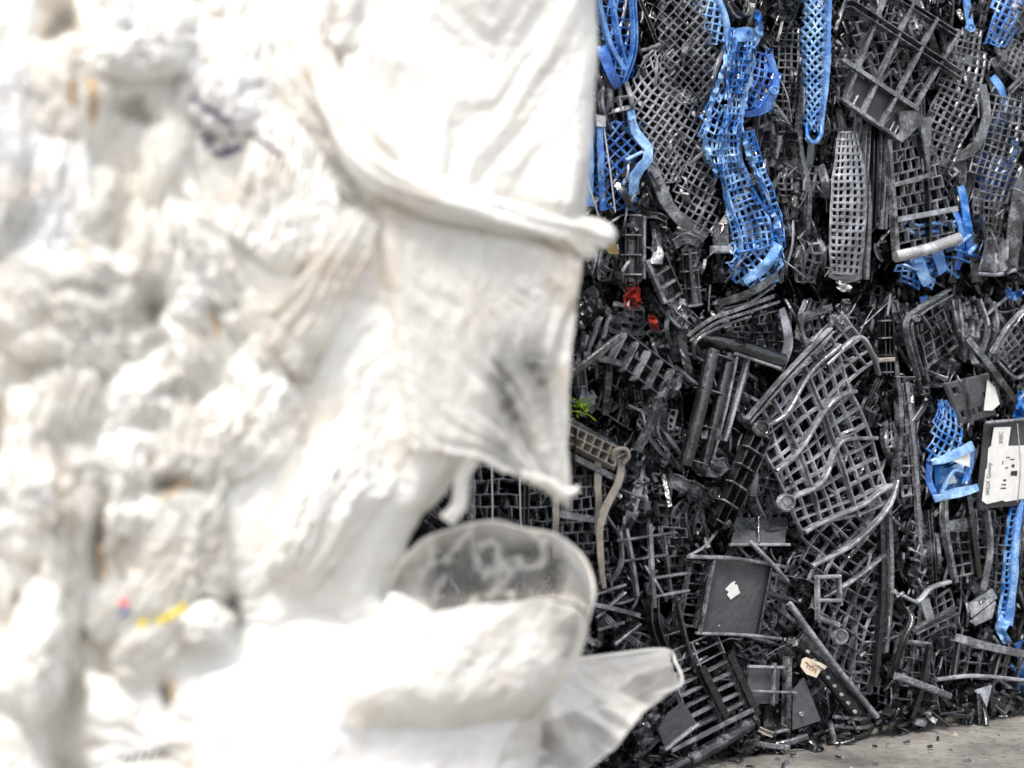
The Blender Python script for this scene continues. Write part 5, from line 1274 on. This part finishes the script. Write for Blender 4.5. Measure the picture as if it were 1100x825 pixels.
rg = random.Random(21)
for k in range(34):
    ax, ay = rg.uniform(-20, 440), rg.uniform(-60, 640)
    th = rg.gauss(math.pi / 2, .45) if rg.random() < .8 else rg.gauss(-math.pi / 2, .6)
    ln = rg.uniform(110, 250); sp_ = rg.uniform(.22, .5)
    pts = [(ax + ln * rg.uniform(.8, 1.1) * math.cos(th + q), ay + ln * rg.uniform(.8, 1.1) * math.sin(th + q)) for q in (-sp_, -sp_ / 3, sp_ / 3, sp_)]
    if max(p[0] for p in pts) > 500 or (max(p[0] for p in pts) > 390 and max(p[1] for p in pts) > 560) or max(p[1] for p in pts) > 800 and ax > 200: continue
    gathered(ax, ay, rg.uniform(14, 60), pts, rg.uniform(.004, .02), 100 + k, rg.choice(['thin', 'thin', 'thin', 'film', 'clear']), rg.uniform(3, 7))

# upper right sheet, its free edge is the bale's outline
u, v, x, y, d = net((300, -140, .06), (644, -140, .02), (626, 262, .035), (350, 232, .09), 130, 130)
x = x + 7 * noise(v * 5, v * 0 + .3, 5) * u + 5 * np.sin(v * 3.1) * u
t = (x - 300) * .75 + (y) * .65
wr = np.clip((u - .25) / .4, 0, 1)
ac = (x * .86 + y * .5) * wr + (x * .90 - y * .44 + 160) * (1 - wr) + 14 * noise(x / 90, y / 90, 84)
d = WHITE + d + .026 * ridged(ac / 105, y / 520, 81, 2) + .007 * ridged(ac / 34, y / 260, 82, 2) + .0012 * ridged(x / 14, y / 14, 83, 2) - .05 * np.clip((u - .93) / .07, 0, 1) ** 2 - .13 * np.clip((.22 - u) / .22, 0, 1) ** 1.6 - .10 * np.clip((v - .88) / .12, 0, 1) ** 2
add_sheet('film_sheet', x, y, d, M['film'], bale)

# twisted rope of film with a blunt tip
def rope(pts, name='film_twist', seed=3, mat='film', twist=5):
    c = catmull(np.array(pts, float), 120)
    a = np.linspace(0, 2 * math.pi, 40)[None]; s = np.linspace(0, 1, 120)[:, None]
    r = c[:, 3:4] * (1 + .24 * noise(np.cos(a + s * twist) * 1.5 + 5, np.sin(a + s * twist) * 1.5 + s * 3, seed) + .12 * np.sin(5 * a + s * twist * 3) + .06 * np.sin(11 * a - s * twist * 4))
    T = np.gradient(c[:, :2], axis=0); T /= np.linalg.norm(T, axis=1)[:, None]
    x = c[:, 0:1] - T[:, 1:2] * r * np.cos(a); y = c[:, 1:2] + T[:, 0:1] * r * np.cos(a); d = WHITE + c[:, 2:3] + np.sin(a) * r * .0015
    return add_sheet(name, x, y, d, M[mat], bale)
rope([(330, 20, .05, 16), (352, 95, .07, 20), (392, 170, .085, 24), (450, 206, .09, 22), (520, 226, .085, 18), (590, 243, .06, 15), (640, 252, .04, 14), (655, 255, .035, 11), (661, 258, .03, 4)])
rope([(560, 232, .07, 10), (605, 255, .05, 13), (632, 270, .04, 10), (640, 276, .035, 3)], seed=9)

# hanging sheet below the rope, thin and see-through towards its lower right corner
u, v, x, y, d = net((372, 172, .10), (630, 246, .05), (612, 548, .03), (425, 478, .11), 150, 150)
x = x - 8 * np.sin(v * math.pi) * u ** 2 + 4 * noise(v * 7, v * 0 + .7, 6) * u
y = y - 26 * np.sin(u * math.pi) * v ** 3 * 0.6 + (8 * noise(u * 9, u * 0 + .2, 12) + 9 * noise(u * 26, u * 0 + .2, 15)) * v ** 5
fx, fy = x - 612, y - 545                                          # pleats fan out of the corner
an = np.arctan2(-fy, -fx + 1e-6); ra = np.hypot(fx, fy)
p1 = ridged(an * 7 + 1.1 * noise(x / 70, y / 70, 94), ra / 260, 91, 3); p2 = ridged(x / 26, y / 40, 92, 3)
d = WHITE + d + .010 * p1 * np.clip(ra / 160, .15, 1) * np.clip(1.4 - ra / 300, .25, 1) + .002 * p2
d = d - .09 * np.clip((.14 - v) / .14, 0, 1) ** 2 - .10 * np.clip((.16 - u) / .16, 0, 1) ** 1.6
lo = np.clip((x - 512) / 30, 0, 1) * np.clip((y - 345) / 50, 0, 1) * np.clip((604 - x) / 16, 0, 1)
de = 1 - lo * np.clip(.60 + 1.05 * noise(an * 4.2 + 3, ra / 130, 93) - .10 * p1 + .25 * noise(x / 14, y / 14, 95), .06, .82)
de = np.maximum(de, np.clip((v - .93) / .05, 0, .9))
add_sheet('torn_flap', x, y, d, M['thin'], bale, de, label="thin see-through flap of film with a torn pointed corner")
rope([(560, 508, .07, 4), (590, 520, .05, 6), (607, 531, .04, 6), (622, 524, .035, 3)], 'torn_corner', 4)
rope([(508, 492, .06, 9), (497, 512, .05, 7), (494, 540, .04, 8), (480, 560, .04, 8)], 'hem', 7)

# the open bag: clear far wall, thick white rim, white near wall
arc = catmull(np.array([(418, 612, .02), (445, 586, .0), (490, 566, -.02), (530, 561, -.03), (562, 569, -.03), (598, 576, -.02), (627, 600, .0), (638, 634, .03), (630, 664, .05)], float), 90)
arc[:, :2] += np.stack([2.5 * noise(np.arange(90) / 7, np.zeros(90) + .4, 130), 4.5 * noise(np.arange(90) / 6, np.zeros(90) + .7, 131)], 1)
lip = catmull(np.array([(418, 640, .05), (446, 648, .07), (470, 660, .08), (506, 651, .085), (556, 648, .09), (590, 642, .075), (618, 648, .06), (630, 660, .055), (630, 666, .05)], float), 90)
lip[:, 1] += 5 * noise(np.arange(90) / 7, np.zeros(90) + .2, 132)
v = np.linspace(0, 1, 50)[None]
x = arc[:, 0:1] * (1 - v) + lip[:, 0:1] * v; y = arc[:, 1:2] * (1 - v) + lip[:, 1:2] * v
d = WHITE + arc[:, 2:3] * (1 - v) + lip[:, 2:3] * v - .14 * np.sin(v * math.pi) ** .8 + .008 * ridged(x / 24, y / 30, 101, 3)
fo = ridged(x / 46 + y / 90, y / 60 - x / 160, 102, 2)
de = np.clip(.24 + .16 * noise(x / 34, y / 24, 107) + np.clip((fo - 1.12) * 2.4, 0, .5) + .5 * np.clip(1 - v * 3.4, 0, 1) + .75 * np.clip((x - 596) / 24, 0, 1) + .5 * np.clip((474 - x) / 24, 0, 1), .05, .97)
fb = add_sheet('film_bag', x, y, d, M['thin'], bale, np.broadcast_to(de, x.shape), label="open clear film bag mouth showing dark crates through it")
u, v, x, y, d = net((418, 640, .06), (632, 648, .06), (540, 800, .03), (360, 790, .13), 110, 90)
x = x + 26 * u * np.sin(v * math.pi)
top = np.interp(x, lip[:, 0], lip[:, 1]); y = y + (top - 644) * (1 - v)
d = WHITE + d + .03 * np.sin(u * math.pi) + .007 * ridged(x / 60, y / 90, 103, 3) + .0015 * ridged(x / 15, y / 15, 104, 3) - .05 * np.clip((u - .92) / .08, 0, 1) ** 2 - .09 * np.clip((v - .6) / .4, 0, 1) ** 2
d = d + .009 * ridged(u * 2.2 + .9 * v, v * 1.2, 105, 3) * np.clip(1.2 - v, 0, 1) + .05 * v
de = np.clip(.80 + .25 * ridged(u * 5 + .6 * v, v * 1.2, 105, 3) * .6 + .4 * noise(x / 40, y / 30, 106) - .35 * np.clip((x - 560) / 40, 0, 1) * np.clip((720 - y) / 40, 0, 1) + .5 * np.clip((.05 - v) / .05, 0, 1) + .6 * np.clip((u - .95) / .03, 0, 1), .3, 1)
add_sheet('bag_front', x, y, d, M['thin'], bale, np.broadcast_to(de, x.shape))
def tube_rim(pts, r, seed):
    return rope([(*q, r * (1 + .2 * math.sin(i * 2.1))) for i, q in enumerate(pts)], 'bag_rim', seed, 'film', 2)
tube_rim([(430, 606, .02), (455, 580, .0), (495, 566, -.015), (530, 560, -.02), (562, 568, -.02), (598, 575, -.01), (627, 600, .01), (638, 636, .035), (630, 672, .05)], 1.3, 12)
tube_rim([(446, 648, .075), (470, 660, .085), (506, 651, .09), (556, 648, .095), (590, 642, .08), (618, 648, .065)], 1.2, 13)

# broad smooth sheet over the foot of the bale
u, v, x, y, d = net((205, 712, .09), (596, 690, .05), (585, 930, .05), (200, 1000, .10), 150, 120)
y = y + 14 * noise(u * 4, u * 0 + .4, 14) * (1 - v)
x = 205 + (np.interp(y, [600, 690, 760, 800, 930, 1010], [600, 600, 566, 540, 500, 480]) - 205) * u
d = WHITE + d + .03 * np.sin(u * math.pi) + .005 * ridged((x + y * .9) / 150, (x - y) / 300, 111, 2) + .05 * v + .0015 * ridged(x / 36, y / 36, 112, 3) - .05 * np.clip((.06 - v) / .06, 0, 1) ** 2 - .05 * np.clip((.05 - u) / .05, 0, 1) ** 2
add_sheet('film_sheet', x, y, d, M['filmcool'], bale)

# long tongue of film sticking out over the gap
u, v, x, y, d = net((470, 728, .07), (716, 697, -.35), (733, 736, -.38), (470, 905, .06), 140, 110)
tp = np.interp(u, [0, .25, .5, .75, 1], [728, 722, 712, 702, 697]); bt = np.interp(u, [0, .3, .55, .72, .84, .93, 1], [920, 872, 838, 806, 765, 747, 736])
y = tp * (1 - v) + bt * v + 3 * noise(u * 14, v * 3, 121)
x = x + np.where(u > .9, (u - .9) * 10, 0) * 8 * noise(v * 6 + 2, v * 0, 122)
p1 = ridged(v * 2.6 + .4 * u, u * 2.6, 123, 3); p2 = ridged(x / 22, y / 22, 124, 3)
d = WHITE + d + .010 * p1 + .002 * p2 + .26 * (v - .3) * np.clip(u * 2, 0, 1) + .006 * ridged(x / 60 - y / 40, y / 70, 126, 2)
fo = ridged(x / 70 - y / 46, y / 80, 126, 2)
de = np.clip(.52 + .26 * noise(x / 34, y / 24, 125) + np.clip((fo - 1.05) * 2.0, 0, .45) + 1.3 * np.clip((.46 - v) / .18, 0, 1)  + .8 * np.clip((500 - x) / 60, 0, 1) + .5 * np.clip((v - .97) / .03, 0, 1), .2, .98)
tongue = add_sheet('film_tongue', x, y, d, M['thin'], bale, de, label="half clear tongue of film sticking out in front of the black crates")
c = [(560, 716, -.14, 2), (640, 706, -.27, 2), (712, 698, -.385, 2), (726, 712, -.39, 1.5), (732, 735, -.30, 1.5), (704, 745, -.26, 1.2)]
rope(c, 'tongue_hem', 17, 'film', 1)

# printing and coloured scraps on the film
ALLP = np.concatenate(PTS)
def on_film(pts, w, name, mat, lift=.003, up=.0):
    """thin strip of print or film lying on whatever film is in front there"""
    c = catmull(np.array(pts, float), 16)
    h = []
    for q in c[:, :2]:
        k = (np.abs(ALLP[:, 0] - q[0]) < 5) & (np.abs(ALLP[:, 1] - q[1]) < 5)
        h.append(np.percentile(ALLP[k, 2], 97) if k.any() else WHITE + .05)
    h = np.maximum(np.array(h), np.convolve(np.pad(h, 2, 'edge'), np.ones(5) / 5, 'valid'))
    return sweep3(P(c[:, 0], c[:, 1], h + lift + .03), prof('box', w * .00148, .002))
mk = [on_film([(204, 103), (225, 118), (248, 132)], 6, '', '', up=.055), on_film([(268, 143), (285, 154), (304, 168)], 5, '', '', up=.05), on_film([(216, 150), (224, 144), (230, 150), (220, 157)], 5, '', '', up=.055), on_film([(232, 166), (246, 164), (256, 158), (258, 155)], 7, '', '', up=.055),
      on_film([(228, 162), (236, 166), (244, 160), (240, 154)], 4, '', '', up=.055), on_film([(248, 140), (252, 143)], 7, '', '', up=.055)]
o = link_mesh('marker_print', join(mk), M['marker'], bale); o['label'] = "dark marker stroke and symbols written on the white film"
mk = [on_film([(130 + 9 * i, 818 - 1.5 * i + 3 * (i % 2)), (135 + 9 * i, 812 - 1.5 * i)], 4, '', '', up=.05) for i in range(6)]
o = link_mesh('marker_print', join(mk), M['ink'], bale); o['label'] = "small dark print near the lower frame edge on the film"
def blob(pts, w, mat, label, cat, name, up=.03):
    o = link_mesh(name, on_film(pts, w, '', '', up=up), M[mat]); tag(o, label, cat)
blob([(168, 668), (182, 662), (200, 650)], 6, 'lemon', "bright yellow strip of film on the white bale", 'film scrap', 'yellow_scrap', .055)
blob([(148, 672), (158, 668)], 7, 'lemon', "smaller yellow film scrap left of the bright yellow strip", 'film scrap', 'yellow_scrap', .05)
blob([(133, 644), (133, 651)], 9, 'redprint', "small red patch above a blue one on the white film", 'film scrap', 'red_scrap', .045)
blob([(134, 654), (134, 660)], 8, 'blueprint', "small blue patch under a red one on the white film", 'film scrap', 'blue_scrap', .045)
for pts, w, lb in ((((76, 86), (78, 104), (80, 116)), 6, "left amber tape end hanging from the dark cavity at the top left"), (((97, 84), (101, 106), (99, 132)), 7, "right longer amber tape end hanging from the dark cavity at the top left"),
                   (((172, 538), (186, 528), (206, 516)), 3, "amber brown tape sliver in a fold left of center on the film"), (((226, 338), (232, 350), (234, 364)), 4, "amber brown tape sliver in a fold at mid height on the film"),
                   (((190, 752), (184, 742), (188, 728)), 3, "amber brown tape curl low on the film bale"), (((108, 588), (112, 606), (114, 622)), 4, "amber brown tape sliver in the upright crease left of the yellow strip")):
    blob(pts, w, 'amber', lb, 'stain', 'stain', .028)  # thin strips modelling brown-orange stains on the film
